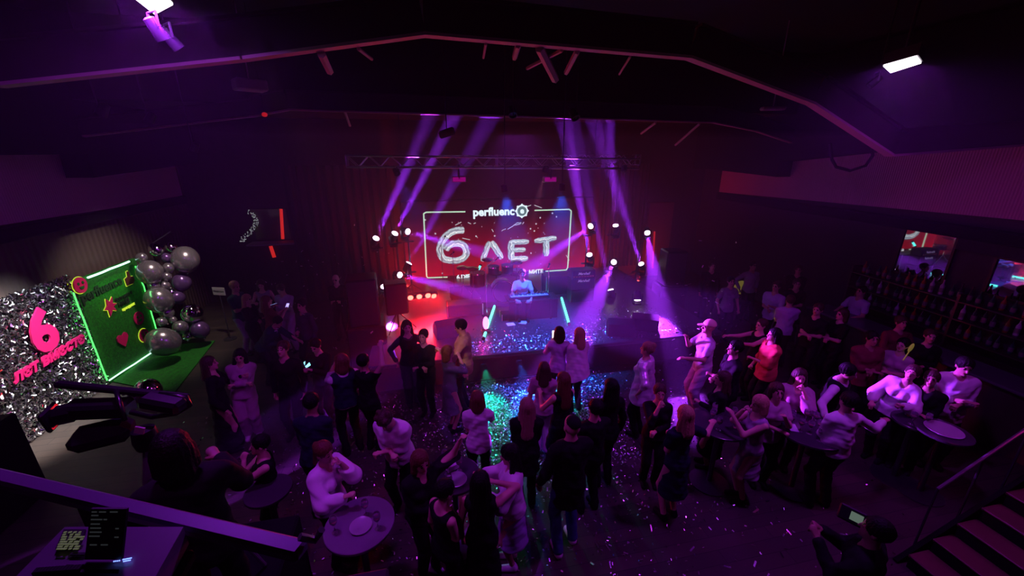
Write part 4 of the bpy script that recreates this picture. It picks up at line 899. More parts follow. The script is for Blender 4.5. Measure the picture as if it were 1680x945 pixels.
    info = dict(root=root, L=world(hands[-1]), R=world(hands[1]), Ld=Vector(Bm @ hands[(-1, 'd')]), Rd=Vector(Bm @ hands[(1, 'd')]), head=world(Hd(0, 0, .1)), base=Vector(base), fw=Vector(fw), s=s, world=world)
    PEOPLE.append((label, px, py, base)); return info
def phone(at_, facing, label, lit=True, col=(.7, .85, 1.0), es=1.6, tilt=0.0, size=(.075, .155)):
    facing = Vector(facing).normalized(); M = facing.to_track_quat('Z', 'Y').to_matrix() @ Matrix.Rotation(tilt, 3, 'Z'); e = empty('phone', at_, 0, label, 'phone')
    rel(MB().box(at_, (size[0], size[1], .009), M=M, bev=.003).build('case', BLACK), e)
    rel(MB().box(Vector(at_)+facing*.0055, (size[0]*.9, size[1]*.92, .002), M=M).build('screen', emit_mat('phone_screen_%d' % len(MATS), col, es) if lit else CHROME), e); return e

# ================================================================== PEOPLE
P = person; NR = .0092
# -- by the left wall
a = P(385, 470, 1.80, 105, 'young man in a dark green t-shirt and pale jeans standing beside the small sign', ('tee', 'darkgreen'), ('jeans', 'greygreen'), ('short', 'fair'), 'm', ('fold', 'fold'), False, nod=12)
a = P(406, 491, 1.62, 105, 'blonde woman in black beside the man in the green t-shirt', ('long', 'black'), ('trousers', 'black'), ('long', 'blond'), 'f', ('fold', 'fold'), nod=8)
a = P(428, 466, 1.66, 170, 'long haired woman in a grey sleeveless top standing behind the auburn haired woman', ('tank', 'grey'), ('trousers', 'black'), ('long', 'brown'), 'f', ('relax', 'glass'), nod=20)
a = P(439, 493, 1.64, 60, 'auburn haired woman seen from behind holding up a phone in the left group', ('tee', 'maroon'), ('trousers', 'black'), ('long', 'red'), 'f', ('phone', 'phone'))
phone(a['R']+Vector((0, .02, .05)), (-.2, -.6, .6), 'phone with a violet lit screen held up by the auburn haired woman', col=(.5, .4, 1), es=1.5)
a = P(462, 473, 1.72, 200, 'person in a pale patterned shirt looking down at a phone at the left', ('long', 'camo'), ('trousers', 'camo'), ('short', 'brown'), 'm', ('phone', 'fold'), False, nod=30)
phone(a['L']+Vector((0, -.02, .04)), (-.3, .3, .9), 'phone with a bright blue screen held by the person in the patterned shirt', col=(.35, .4, 1), es=2.5, tilt=1.2)
a = P(455, 519, 1.60, 100, 'person in a green jacket bending forward in the left group', ('hoodie', 'darkgreen'), ('trousers', 'black'), ('short', 'black'), 'm', ('reach', 'fold'), False, lean=35)
a = P(494, 501, 1.70, 215, 'person in dark clothes standing right of the patterned shirt', ('long', 'darkgrey'), ('trousers', 'black'), ('short', 'black'), 'm', ('down', 'fold'), False)
a = P(551, 458, 1.72, 185, 'pale faced person with clasped hands alone in the dark beside the stage', ('long', 'black'), ('trousers', 'black'), ('bald', ''), 'p', ('fold', 'fold'), False, nod=15, res=.014)
a = P(462, 574, 1.75, 190, 'bearded man in black smiling up behind the woman with folded arms', ('long', 'black'), ('trousers', 'black'), ('short', 'brown'), 'm', ('down', 'down'), False, nod=-10)
a = P(519, 565, 1.68, 200, 'person in black looking down at a lit phone, left of the patterned white shirt', ('long', 'black'), ('trousers', 'black'), ('short', 'black'), 'f', ('phone', 'phone'), nod=25)
phone(atz(504, 597, 1.25), (-.2, -.6, .7), 'phone with a small cyan screen in the dark left of the dance floor', col=(.2, .85, 1.0), es=3, tilt=.7, size=(.09, .13))
a = P(598, 592, 1.72, 30, 'person in black with one bare arm raised, behind the patterned white shirt', ('tee', 'black'), ('trousers', 'black'), ('short', 'black'), 'f', ('down', 'up'), res=.012)
a = P(346, 596, 1.68, 75, 'woman in a long black dress with long hair, furthest left on the dance floor', ('dress', 'black', .15, 'long'), None, ('long', 'brown'), 'f', ('glass', 'relax'), res=NR)
a = P(393, 583, 1.62, 165, 'woman in a pinkish sweatshirt and pale trousers with folded arms', ('hoodie', 'pinkgrey'), ('wide', 'pinkgrey'), ('long', 'black'), 'f', ('cross', 'cross'), nod=15, bend=-6, shoes='white', res=NR)
a = P(558, 592, 1.75, 330, 'man in a patterned white shirt and dark waistcoat seen from behind', ('vest', 'navy'), ('trousers', 'black'), ('bob', 'red'), 'm', ('mouth', 'down'), False, inner='print', yaw=-30, res=NR)
a = P(512, 657, 1.78, 10, 'man in a dark navy shirt seen from behind, left of centre', ('long', 'navy'), ('trousers', 'black'), ('short', 'black'), 'd', ('fold', 'fold'), False, lean=12, res=NR)
a = P(423, 730, 1.60, 250, 'woman in black with bare raised forearms by the small dark table', ('tank', 'black'), ('trousers', 'black'), ('short', 'black'), 'f', ('mouth', 'clap'), res=NR)
a = P(531, 741, 1.70, 120, 'woman in a white blouse with a ponytail at the round table', ('blouse', 'white'), ('trousers', 'black'), ('tail', 'red'), 'f', ('mouth', 'glass'), nod=15, res=NR)
a = P(634, 679, 1.75, 205, 'curly haired man in a loose white shirt with his arms crossed', ('loose', 'white'), ('trousers', 'black'), ('curly', 'brown'), 'f', ('cross', 'cross'), False, lean=14, nod=35, res=NR)
a = P(690, 757, 1.68, 150, 'woman in a black open necked top raising her hand to her ear', ('blouse', 'black'), ('trousers', 'black'), ('bob', 'red'), 'f', ('wave', 'fold'), nod=12, res=NR)
a = P(789, 788, 1.70, 15, 'woman with very long black hair seen from behind with an arm up, bottom centre', ('slip', 'black', .4), None, ('verylong', 'black'), 'f', ('down', 'head'), res=NR)
a = P(728, 806, 1.66, 60, 'person in black standing furthest down at the bottom left of centre', ('tank', 'black'), ('trousers', 'black'), ('short', 'black'), 'f', ('down', 'fold'), nod=20, res=NR)
a = P(838, 745, 1.68, 280, 'woman in a pale blouse and light violet skirt with black hair', ('blouse', 'white'), ('skirt', 'skirt', .42), ('long', 'black'), 'f', ('glass', 'glass'), nod=20, res=NR, shoes='white')
a = P(783, 653, 1.66, 5, 'woman with a red bob and white t-shirt filming the stage with a phone', ('tee', 'white'), ('trousers', 'black'), ('bob', 'red'), 'f', ('fold', 'phone'), res=NR)
phone(a['R']+Vector((.0, .0, .08)), (-.1, -.8, .4), 'bright phone held up by the woman with the red bob', col=(1, .85, .95), es=2.2)
a = P(737, 577, 1.62, 75, 'woman in a glittering long sleeved dress facing the man in the pale jacket', ('dress', 'sequin', .45, 'long'), None, ('bob', 'red'), 'f', ('fold', 'mouth'), res=NR)
WG = a
a = P(757, 535, 1.84, 285, 'man in a pale beige jacket and dark jeans at the stage edge', ('jacket', 'beige'), ('jeans', 'navy'), ('short', 'black'), 'm', ('glass', 'relax'), False, nod=18, res=NR)
a = P(668, 537, 1.72, 165, 'long haired woman in a dark waistcoat before the red lit stage corner', ('vest', 'black'), ('wide', 'darkgrey'), ('long', 'black'), 'f', ('hips', 'hips'), inner='darkgrey', res=NR)
a = P(694, 552, 1.68, 200, 'person in black right beside the woman in the dark waistcoat', ('long', 'black'), ('trousers', 'black'), ('short', 'black'), 'f', ('fold', 'fold'), res=.0125)
a = P(917, 545, 1.68, 5, 'dark haired woman filming the stage, left of the pair at its edge', ('long', 'lavender'), ('trousers', 'black'), ('bob', 'black'), 'f', ('phone', 'down'), res=NR)
phone(a['L']+Vector((0, 0, .08)), (-.2, -.8, .4), 'phone with a small white screen held by the dark haired woman at the stage edge', col=(1, .95, .9), es=2)
a = P(949, 547, 1.68, 350, 'blonde woman in a wide white top, right of the pair at the stage edge', ('cape', 'white'), ('trousers', 'black'), ('long', 'blond'), 'f', ('fold', 'fold'), res=NR)
a = P(893, 604, 1.62, 20, 'woman in a light top left of the woman with rim lit wavy hair', ('tee', 'pinkgrey'), ('wide', 'lavender'), ('long', 'brown'), 'f', ('down', 'fold'), res=NR)
a = P(922, 622, 1.70, 340, 'woman with wavy rim lit auburn hair below the pair at the stage edge', ('tank', 'black'), ('trousers', 'navy'), ('verylong', 'red'), 'f', ('glass', 'fold'), res=NR)
a = P(864, 665, 1.70, 8, 'woman in a black jacket with long fair hair seen from behind, centre', ('jacket', 'black'), ('trousers', 'black'), ('verylong', 'fair'), 'f', ('fold', 'fold'), coat=.15, res=NR)
a = P(937, 697, 1.90, 355, 'man in a black jacket, skullcap and blue jeans with white shoes, bottom centre', ('jacket', 'black'), ('jeans', 'jeans'), ('bald', 'skullcap'), 'm', ('relax', 'fold'), False, coat=.1, shoes='white', step=.12, res=NR)
a = P(975, 668, 1.72, 350, 'dark figure right beside the man with the skullcap', ('long', 'black'), ('trousers', 'black'), ('short', 'black'), 'm', ('fold', 'fold'), False)
a = P(1001, 633, 1.74, 355, 'dark long haired figure between the skullcap man and the satin top', ('long', 'black'), ('trousers', 'black'), ('long', 'black'), 'm', ('down', 'down'))
a = P(1060, 572, 1.74, 320, 'woman in a shimmering silver satin top and black trousers', ('cape', 'satin'), ('trousers', 'black'), ('bun', 'fair'), 'f', ('hips', 'relax'), res=NR)
a = P(1083, 645, 1.62, 200, 'small faced person in black below the silver satin top', ('long', 'black'), ('trousers', 'black'), ('short', 'brown'), 'f', ('fold', 'mouth'), res=.012)
a = P(1121, 678, 1.72, 350, 'woman in a dark navy dress with glowing blonde hair seen from behind', ('dress', 'navy', .45, 'short'), None, ('long', 'blond'), 'f', ('fold', 'side'), res=NR)
a = P(1161, 536, 1.84, 285, 'man in a backward cap and printed t-shirt holding his hands out, in the violet beam', ('tee', 'print'), ('wide', 'lavender'), ('cap', ''), 'm', ('open', 'clap'), False, res=NR)
a = P(1204, 571, 1.80, 290, 'man in a dark suit in profile right of the man with the cap', ('jacket', 'black'), ('trousers', 'black'), ('short', 'black'), 'm', ('fold', 'fold'), False, inner='black')
a = P(1183, 621, 1.64, 300, 'woman with long dark hair in black below the man in the dark suit', ('dress', 'black', .3, 'long'), None, ('long', 'brown'), 'f', ('fold', 'down'))
a = P(1248, 533, 1.66, 275, 'woman stretching both bare arms out to the left', ('tank', 'black'), ('trousers', 'black'), ('short', 'brown'), 'f', ('reach', 'reach'), res=.012)
a = P(1268, 549, 1.72, 290, 'man in an orange red shirt in front of the woman with outstretched arms', ('loose', 'red'), ('trousers', 'black'), ('bob', 'black'), 'm', ('fold', 'relax'), False, res=.012)
a = P(1246, 662, 1.66, 285, 'woman in a patterned dress with bare arms raised to clap', ('slip', 'check', .5), None, ('bob', 'blond'), 'f', ('clap', 'mouth'), nod=12, res=NR)
a = P(1276, 643, 1.64, 200, 'woman in a light top just behind the woman in the patterned dress', ('tee', 'pinkgrey'), ('trousers', 'black'), ('bob', 'brown'), 'f', ('clap', 'fold'), res=.012)
a = P(1313, 619, 1.66, 215, 'woman with a hand at her mouth behind the table with glasses', ('blouse', 'pinkgrey'), ('trousers', 'black'), ('long', 'brown'), 'f', ('mouth', 'relax'), res=.012)
a = P(1396, 606, 1.76, 150, 'dark haired person leaning left with a long pale sleeve', ('vest', 'black'), ('trousers', 'black'), ('short', 'black'), 'm', ('fold', 'side'), False, bend=14, lean=15, res=.012)
a = P(1390, 656, 1.78, 10, 'broad man in a white shirt seen from behind at the right, fist held out', ('long', 'white'), ('trousers', 'black'), ('short', 'black'), 'm', ('fold', 'side'), False, belly=.03, res=NR)
a = P(1496, 612, 1.68, 250, 'woman in a white top with a bright face at the right', ('blouse', 'white'), ('trousers', 'black'), ('short', 'brown'), 'f', ('glass', 'table'), nod=-5, bend=-8, res=.012)
a = P(1582, 600, 1.82, 215, 'man in a loose white shirt, furthest right beside the small bright plate', ('loose', 'white'), ('trousers', 'black'), ('short', 'black'), 'm', ('fold', 'cross'), False, nod=15, res=NR)
a = P(1528, 622, 1.66, 240, 'person in black beside the man in the loose white shirt', ('long', 'black'), ('trousers', 'black'), ('short', 'brown'), 'm', ('fold', 'fold'), False)
a = P(1273, 470, 1.74, 250, 'person in a lilac t-shirt in profile by the yellow chairs', ('tee', 'lavender'), ('trousers', 'black'), ('short', 'brown'), 'm', ('glass', 'fold'), False)
a = P(1296, 492, 1.68, 30, 'person in a lilac t-shirt seen from behind by the yellow chairs', ('tee', 'lavender'), ('trousers', 'black'), ('short', 'brown'), 'm', ('fold', 'fold'), False)
a = P(1308, 466, 1.72, 215, 'person in dark clothes behind the two lilac t-shirts', ('tee', 'black'), ('trousers', 'black'), ('short', 'brown'), 'm', ('fold', 'glass'), False)
a = P(1341, 508, 1.74, 250, 'man in a black t-shirt with bare forearms before the bar', ('tee', 'black'), ('trousers', 'black'), ('short', 'brown'), 'm', ('fold', 'fold'), False)
a = P(1380, 516, 1.70, 280, 'woman in a black t-shirt with loose dark hair next to the man before the bar', ('tee', 'black'), ('trousers', 'black'), ('bob', 'brown'), 'f', ('fold', 'fold'))
a = P(1412, 478, 1.74, 270, 'person in a dull violet shirt working behind the bar', ('tee', 'lavender'), ('trousers', 'black'), ('short', 'black'), 'm', ('table', 'table'), False, res=.014)
a = P(1236, 436, 1.74, 185, 'person far back in a greyish top before the dark wall, right', ('long', 'grey'), ('trousers', 'black'), ('short', 'black'), 'd', ('hips', 'hips'), False, res=.014)
a = P(1169, 437, 1.72, 200, 'person far back in black right of the stage', ('long', 'black'), ('trousers', 'black'), ('short', 'brown'), 'm', ('down', 'down'), False, res=.014)
a = P(1200, 462, 1.68, 190, 'person in a greyish top standing beside the first yellow chair', ('tee', 'grey'), ('trousers', 'black'), ('short', 'black'), 'f', ('relax', 'relax'), res=.014)
a = P(1310, 443, 1.72, 230, 'person far back before the dark right wall near the glinting glass', ('long', 'black'), ('trousers', 'black'), ('short', 'brown'), 'm', ('fold', 'fold'), False, res=.014)
a = P(1480, 530, 1.74, 200, 'person in a dark top with a glossy head at the bar counter', ('long', 'maroon'), ('trousers', 'black'), ('short', 'brown'), 'm', ('table', 'table'), False, res=.014)
a = P(1527, 552, 1.70, 220, 'person in black with a violet lit face before the bar shelves', ('long', 'black'), ('trousers', 'black'), ('short', 'brown'), 'f', ('fold', 'fold'), res=.014)
a = P(1480, 566, 1.66, 260, 'person in a pink top standing by the yellow chair at the bar', ('tee', 'pinkgrey'), ('trousers', 'black'), ('short', 'black'), 'f', ('fold', 'fold'), res=.014)
a = P(1432, 556, 1.74, 200, 'person in a dark maroon top in the middle of the bar crowd', ('loose', 'maroon'), ('trousers', 'black'), ('short', 'black'), 'd', ('fold', 'fold'), False, res=.014)
# drummer
a = P(857, 450, 1.74, 188, 'drummer in a white t-shirt playing behind the drums', ('tee', 'white'), ('trousers', 'black'), ('short', 'red'), 'm', ('table', 'table'), False, sit=ZR+.52, feet_z=0.0, res=.012) if False else None
s_ = 1.74/1.75; 
# seated drummer
dz = 1.55
a = person(857, 450, 1.72, 188, 'drummer in a white t-shirt sitting behind the keyboard and beside the drums', ('tee', 'white'), ('trousers', 'black'), ('short', 'red'), 'm', ('table', 'table'), False, sit=.34, feet_z=ZS, res=.0115)
tag(MB().lathe([(.15, 0), (.16, .02), (.04, .04), (.03, .26), (.15, .28), (.17, .34), (0, .35)], (a['base'].x, a['base'].y+.02, ZS), 16).build('stool', BLACK, smooth='auto'), 'low black stool under the drummer', 'stool')

# ================================================================== LEFT WALL: silver backdrop, green board, balloons
BX = -6.72
FOIL = mat('silver_foil', (.82, .80, .82), .18, 1.0); BM_RED = mat('magenta_card', (.42, .006, .09), .45, emit=(.8, .01, .16), es=.0)
q = [atx(*c, BX) for c in ((118, 452), (177, 628))]
sy1 = q[1].y-.03; sy0 = 6.1; sz1 = 2.35
sb = empty('silver_backdrop', (BX, (sy0+sy1)/2, 0), 0, 'tall backdrop of crinkled silver foil with a magenta number on the left wall', 'backdrop')
rel(MB().box((BX-.05, (sy0+sy1)/2, sz1/2), (.06, sy1-sy0, sz1), bev=.01).build('panel', MATTE), sb)
mb = MB(); r2 = random.Random(3)
for i in range(15000):
    y = r2.uniform(sy0, sy1); z = r2.uniform(.0, sz1+.04); 
    L_, W_ = r2.uniform(.03, .075), r2.uniform(.010, .022); M = Matrix.Rotation(r2.gauss(0, .9), 3, 'X') @ Matrix.Rotation(r2.gauss(0, .55), 3, 'Z') @ Matrix.Rotation(r2.gauss(0, .55), 3, 'Y')
    c = Vector((BX+r2.uniform(0, .05), y, z)); c.z = max(c.z, .05)
    mb.add([c+M @ Vector((0, a_, b_)) for a_, b_ in ((-W_/2, -L_/2), (W_/2, -L_/2), (W_/2, L_/2), (-W_/2, L_/2))], [(0, 1, 2, 3)])
o = rel(mb.build('foil_strips', FOIL), sb); o['kind'] = 'stuff'
def wallM(p, rot=0, sx=1): # text facing +x : width along +y? seen from the hall (+x side): right is +y
    return Matrix.Translation(p) @ Matrix(((0, 0, 1, 0), (1, 0, 0, 0), (0, 1, 0, 0), (0, 0, 0, 1))) @ Matrix.Rotation(rot, 4, 'Z')
p = atx(71, 546, BX+.09); rel(text_obj('number_six', '6', 1.02, BM_RED, wallM(p), depth=.015, offset=.035), sb)
p = atx(84, 585, BX+.09); rel(text_obj('script_lettering', 'лет вместе', .27, BM_RED, wallM(p, .03), depth=.012, offset=.012, shear=.3), sb)

GB0, GB1 = atx(177, 628, BX).y, atx(262, 570, BX).y+.05; gt = atx(115, 462, BX).z
def grass(name, c1, c2, sc):
    m = bpy.data.materials.new(name); m.use_nodes = True; nt = m.node_tree; b = nt.nodes['Principled BSDF']; L = nt.links
    tc = nt.nodes.new('ShaderNodeTexCoord'); n = nt.nodes.new('ShaderNodeTexNoise'); n.inputs['Scale'].default_value = sc; n.inputs['Detail'].default_value = 8; n.inputs['Roughness'].default_value = .8; L.new(tc.outputs['Object'], n.inputs['Vector'])
    cr = nt.nodes.new('ShaderNodeValToRGB'); cr.color_ramp.elements[0].position = .35; cr.color_ramp.elements[1].position = .7; cr.color_ramp.elements[0].color = (*c1, 1); cr.color_ramp.elements[1].color = (*c2, 1); L.new(n.outputs['Fac'], cr.inputs[0]); L.new(cr.outputs[0], b.inputs['Base Color'])
    bp = nt.nodes.new('ShaderNodeBump'); bp.inputs['Strength'].default_value = 1; bp.inputs['Distance'].default_value = .03; L.new(n.outputs['Fac'], bp.inputs['Height']); L.new(bp.outputs['Normal'], b.inputs['Normal']); b.inputs['Roughness'].default_value = .75
    MATS[name] = m; return m
GR = grass('artificial_grass', (.002, .07, .001), (.006, .30, .003), 16)
gb = empty('green_photo_board', (BX, (GB0+GB1)/2, 0), 0, 'green artificial grass board framed by green neon on the left wall', 'photo board')
rel(MB().box((BX, (GB0+GB1)/2, gt/2), (.08, GB1-GB0, gt), bev=.012).build('grass_panel', GR), gb)
NG = emit_mat('green_neon', (.10, 1.0, .16), 1.6); NW = emit_mat('pale_neon', (.55, 1.0, .85), 2.4)
xg = BX+.07
def gp(px, py): v = atx(px, py, xg); return v
def neon(nm, pts, m, r=.013): rel(MB().tube(smooth3(pts), r, 6).build(nm, m, smooth=True), gb)
def smooth3(pts):
    out = []
    for a, b in zip(pts[:-1], pts[1:]):
        for t in range(6):
            v = a.lerp(b, t/6); v.z += .004*math.sin(t*2.1+a.y*9); v.y += .004*math.cos(t*3.3); out.append(v)
    return out+[pts[-1]]
neon('neon_border', [gp(120, 480), gp(176, 624)], NG); neon('neon_border', [gp(222, 437), gp(236, 470), gp(262, 560)], NG); neon('neon_border', [gp(179, 624), gp(256, 574)], NW, .014); neon('neon_border', [gp(144, 456), gp(212, 429)], NW, .02)
for k in (0, 1):
    y0, y1 = (GB0+.12, GB1-.1); pass
light('AREA', 'neon_glow', (xg+.22, (GB0+GB1)/2, gt*.9), 2.5, (.15, 1, .2), target=(xg, (GB0+GB1)/2, gt*.5), size=1.2, size_y=.1, shape='RECTANGLE', parent=None).parent = None
PK = mat('pink_card', (.72, .012, .14), .5); DK = mat('dark_lettering', (.01, .02, .01), .6); YG = emit_mat('yellow_green_neon', (.75, 1.0, .05), .8)
def wtext(nm, t, size, m, px, py, rot=.0, **k): return rel(text_obj(nm, t, size, m, wallM(atx(px, py, BX+.055), rot), depth=.008, **k), gb)
wtext('wordmark', 'perfluence', .27, DK, 168, 474, .03, offset=.008)
mb = MB(); c = atx(196, 468, BX+.05)
wtext('slogan_line', 'большая к', .11, DK, 203, 486, .02, offset=.002); wtext('slogan_line', 'НАШ', .15, DK, 203, 497, .02, offset=.004); wtext('slogan_line', 'праздник', .09, YG, 211, 503, .02, offset=.001)
def card(nm, poly, px, py, scale, m=PK, glow=False, rot=0.0):
    ca, sa = math.cos(rot), math.sin(rot); P_ = [((x*ca-y*sa)*scale, (x*sa+y*ca)*scale) for x, y in poly]; M4 = wallM(atx(px, py, BX+.06)); M3 = M4.to_3x3(); c = M4.translation
    o = rel(MB().prism(P_, 0, .02, M=M3, c=c).build(nm, m), gb)
    if glow:
        pts = [M3 @ Vector((x*1.07, y*1.07, -.008))+c for x, y in P_]; rel(MB().tube(pts+[pts[0]], .007, 5, cap=False).build('neon_outline', YG), gb)
    return M3, c, scale
def circ(n=24, rx=1, ry=1): return [(math.cos(2*math.pi*k/n)*rx, math.sin(2*math.pi*k/n)*ry) for k in range(n)]
def face(nm, px, py, s_, glow=False, blink=False):
    M3, c, sc = card(nm, circ(), px, py, s_, glow=glow)
    for ex in (-.35, .35): rel(MB().prism([(x*s_*.16+ex*s_, y*s_*.2+.25*s_) for x, y in circ(10)], .018, .03, M=M3, c=c).build('eye_mark', GR), gb)
    rel(MB().prism([(x*s_, y*s_) for x, y in ((-.35, -.15), (.35, -.15), (.28, -.4), (.12, -.52), (-.12, -.52), (-.28, -.4))], .018, .03, M=M3, c=c).build('mouth_mark', GR), gb)
face('face_badge', 131, 468, .155, True); face('face_badge', 227, 522, .155); face('face_badge', 236, 550, .15, True)
heart = [(0, -1), (.55, -.45), (.95, .1), (.9, .55), (.55, .8), (.2, .7), (0, .45), (-.2, .7), (-.55, .8), (-.9, .55), (-.95, .1), (-.55, -.45)]
card('heart_badge', heart, 201, 557, .17, glow=False)
star = [(0, .9), (.25, .35), (.85, .6), (.45, .05), (.95, -.35), (.3, -.3), (.35, -.95), (-.05, -.5), (-.75, -.9), (-.5, -.2), (-.9, .1), (-.35, .3)]
card('splash_badge', star, 180, 502, .19, glow=True, rot=.3)
thumb = [(-.7, -.8), (.45, -.8), (.8, -.5), (.8, .1), (.3, .2), (.25, .95), (-.05, .9), (-.15, .3), (-.7, .15)]
card('thumb_badge', thumb, 211, 457, .17, mat('dark_maroon_card', (.10, .01, .02), .5), glow=True)
pts = [atz(*c, 0) for c in ((178, 628), (262, 571), (353, 560), (285, 648))]; pts[0].x = pts[1].x = BX+.05
mb = MB(); mb.prism([(p.x, p.y) for p in (pts[0], pts[3], pts[2], pts[1])], .002, .028); tag(mb.build('grass_mat', GR), 'green artificial grass mat on the floor before the green board', 'mat')
# balloons
BALM = mat('metallic_lilac_balloon', (.40, .36, .40), .22, .75); BALC = mat('chrome_balloon', (.75, .75, .78), .06, 1.0); BALP = mat('purple_balloon', (.20, .10, .30), .22, .6)
sizes = {True: 'big'}
def balloon(px, py, rp, m, X, label):
    p = atx(px, py, X) if X < -5.25 else atz(px, py, .24); dep = (np.array(p)-O) @ FWD; r = rp*dep/F_PX/1.05
    e = empty('balloon', p, 0, label, 'balloon', 'balloons of the garland beside the green board'); R_ = Matrix.Rotation(rnd.uniform(0, 6), 3, 'Z') @ Matrix.Rotation(rnd.uniform(-.9, .9), 3, 'X')
    rel(MB().ball(p, (r*.95, r*.95, r*1.06), 24, M=R_).build('skin', m, smooth=True), e)
    t = R_ @ Vector((0, 0, -1)); rel(MB().tube([p+t*r*1.03, p+t*(r*1.10+.015)], [.012, .022], 8).build('knot', m), e)
for px, py, rp, m, X, lab in (
 (304, 426, 22, BALM, -5.75, 'big lilac balloon at the top right of the garland'), (246, 447, 20, BALM, -6.2, 'big pale balloon at the top right corner of the green board'),
 (261, 492, 22, BALM, -6.15, 'big oval balloon half way down beside the green board'), (298, 463, 15, BALP, -5.9, 'purple balloon at the middle right of the garland'),
 (232, 423, 9, BALM, -6.35, 'small balloon covering the top corner of the green board'), (257, 410, 12, BALC, -6.2, 'chrome balloon at the very top left of the garland'),
 (281, 406, 9, BALC, -6.1, 'chrome balloon at the very top middle of the garland'), (273, 423, 8, BALP, -6.1, 'small purple balloon left of the big top right one'),
 (276, 440, 9, BALM, -6.0, 'small round balloon between the two biggest upper ones'), (273, 453, 8, BALM, -6.05, 'small balloon touching the big corner one on its right'),
 (252, 469, 9, BALM, -6.2, 'small balloon squeezed between the two big left ones'), (270, 468, 8, BALM, -6.1, 'small balloon left of the purple middle one'),
 (281, 479, 6, BALC, -6.05, 'tiny chrome balloon right of the big oval one'), (274, 513, 11, BALM, -6.1, 'green lit balloon under the big oval one'),
 (296, 537, 12, BALM, -5.85, 'medium balloon above right of the biggest low one'), (315, 515, 17, BALC, -5.7, 'large chrome balloon with violet glints on the right of the garland'),
 (328, 541, 15, BALP, -5.6, 'dark purple balloon at the lower right end of the garland'), (268, 561, 25, BALM, -5.95, 'biggest balloon, dark and shiny, at the foot of the green board'),
 (265, 528, 8, BALM, -6.1, 'small green rimmed balloon above the biggest low one'), (284, 525, 6, BALM, -6.0, 'tiny balloon below the chrome one'), (307, 552, 7, BALC, -5.8, 'small glinting balloon right of the biggest low one'),
 (244, 640, 20, BALC, -5.1, 'chrome balloon lying on the floor at the front of the grass mat'), (218, 650, 15, BALC, -5.2, 'smaller chrome balloon on the floor left of the other one'),
 (291, 488, 12, BALP, -6.0, 'dark balloon in the gap at the middle of the garland')): balloon(px, py, rp, m, X, lab)
bs = atx(275, 470, -6.35); fr = MB().tube([(bs.x-.1, bs.y, 0.02), (bs.x-.1, bs.y, 2.5), (bs.x+.25, bs.y+.25, 2.75)], .02, 8).box((bs.x-.1, bs.y, .01), (.5, .5, .02)).build('garland_frame', BLACK); tag(fr, 'thin black stand holding up the balloon garland', 'stand')
# added spotlights to brighten the silver backdrop and balloons, fixtures unseen
def wall_spot(loc, tgt, W, col, label, sp):
    e = empty('added_spotlight', loc, 0, label, 'spotlight'); p = Vector(loc); d = (Vector(tgt)-p).normalized(); M = d.to_track_quat('Z', 'X').to_matrix()
    rel(MB().lathe([(.02, -.18), (.06, -.16), (.07, 0), (.06, 0), (.055, -.04), (0, -.04)], p, 16, M=M).build('barrel', BLACK, smooth='auto'), e); rel(MB().tube([p, (p.x, p.y, ZC)], .01, 6).build('hanger', STEEL), e)
    rel(light('SPOT', 'white_beam', p+d*.03, W, col, target=tgt, spot_size=math.radians(sp), spot_blend=.7, shadow_soft_size=.10), e)
wall_spot((-4.2, 6.9, 5.05), (BX, 7.2, 1.25), W_WALL*1.5, (1.0, .86, .80), 'added white spotlight on the ceiling aimed at the silver backdrop, nearer one', 36)
wall_spot((-4.3, 9.3, 4.6), (BX+.3, 10.2, 1.2), W_WALL*.18, (1.0, .80, .72), 'added small white spotlight on the ceiling aimed at the balloons', 64)
wall_spot((-4.4, 8.3, 5.05), (BX, 7.7, 1.1), W_WALL*.9, (.80, .90, 1.0), 'added cool white spotlight on the ceiling aimed at the silver backdrop', 34)
tag(MB().box((-6.15, 4.6, .65), (1.25, 2.5, 1.3), bev=.03).build('equipment_case', MATTE), 'big black case standing before the near end of the silver backdrop', 'case')
# small sign on a pole
sg = atz(359, 478, 1.30); e = empty('sign_stand', (sg.x, sg.y, 0), math.radians(-20), 'small pale sign on a thin pole beside the man in the green t-shirt', 'sign')
MB().box((0, 0, 1.30), (.34, .02, .2), bev=.005).build('sign_plate', mat('grey_plate', (.3, .28, .30), .6), e); text_obj('sign_writing', 'РЕСЕПШН', .06, DK, Matrix.Translation((0, -.014, 1.30)) @ Matrix.Rotation(math.pi/2, 4, 'X'), e, depth=.002); MB().tube([(0, 0, .02), (0, 0, 1.2)], .012, 8).build('pole', STEEL, e); MB().lathe([(.15, 0), (.15, .015), (0, .03)], (0, 0, 0), 18).build('base', STEEL, e)
# back wall left: shelf, mirror like panel with red tubes and foil garland
sh_ = [aty(*c, 13.55) for c in ((405, 345), (466, 345), (408, 401), (486, 402))]
tag(MB().box(((sh_[2].x+sh_[3].x)/2, 13.6, sh_[2].z), (sh_[3].x-sh_[2].x, .5, .05), bev=.01).build('wall_shelf', mat('pale_shelf', (.35, .30, .33), .5)), 'pale shelf on the back wall above the left group', 'shelf')
tag(MB().box(((sh_[0].x+sh_[1].x)/2, 13.82, (sh_[0].z+sh_[2].z)/2+.03), (sh_[1].x-sh_[0].x, .06, sh_[0].z-sh_[2].z-.06), bev=.01).build('wall_panel', mat('glossy_maroon_panel', (.06, .01, .02), .15)), 'dark glossy panel above the pale wall shelf', 'panel')
RS = emit_mat('red_strip', (1, .03, .02), .55)
a = aty(461, 343, 13.76); b = aty(464, 392, 13.74); tag(MB().tube([a, b], .045, 8).build('red_light_strip', RS), 'upright red light strip at the right of the glossy wall panel', 'light strip')
a = aty(444, 404, 13.84); b = aty(450, 422, 13.84); tag(MB().tube([a, b], .055, 8).build('red_light_strip', RS), 'short red light strip under the pale wall shelf', 'light strip')
mb = MB()
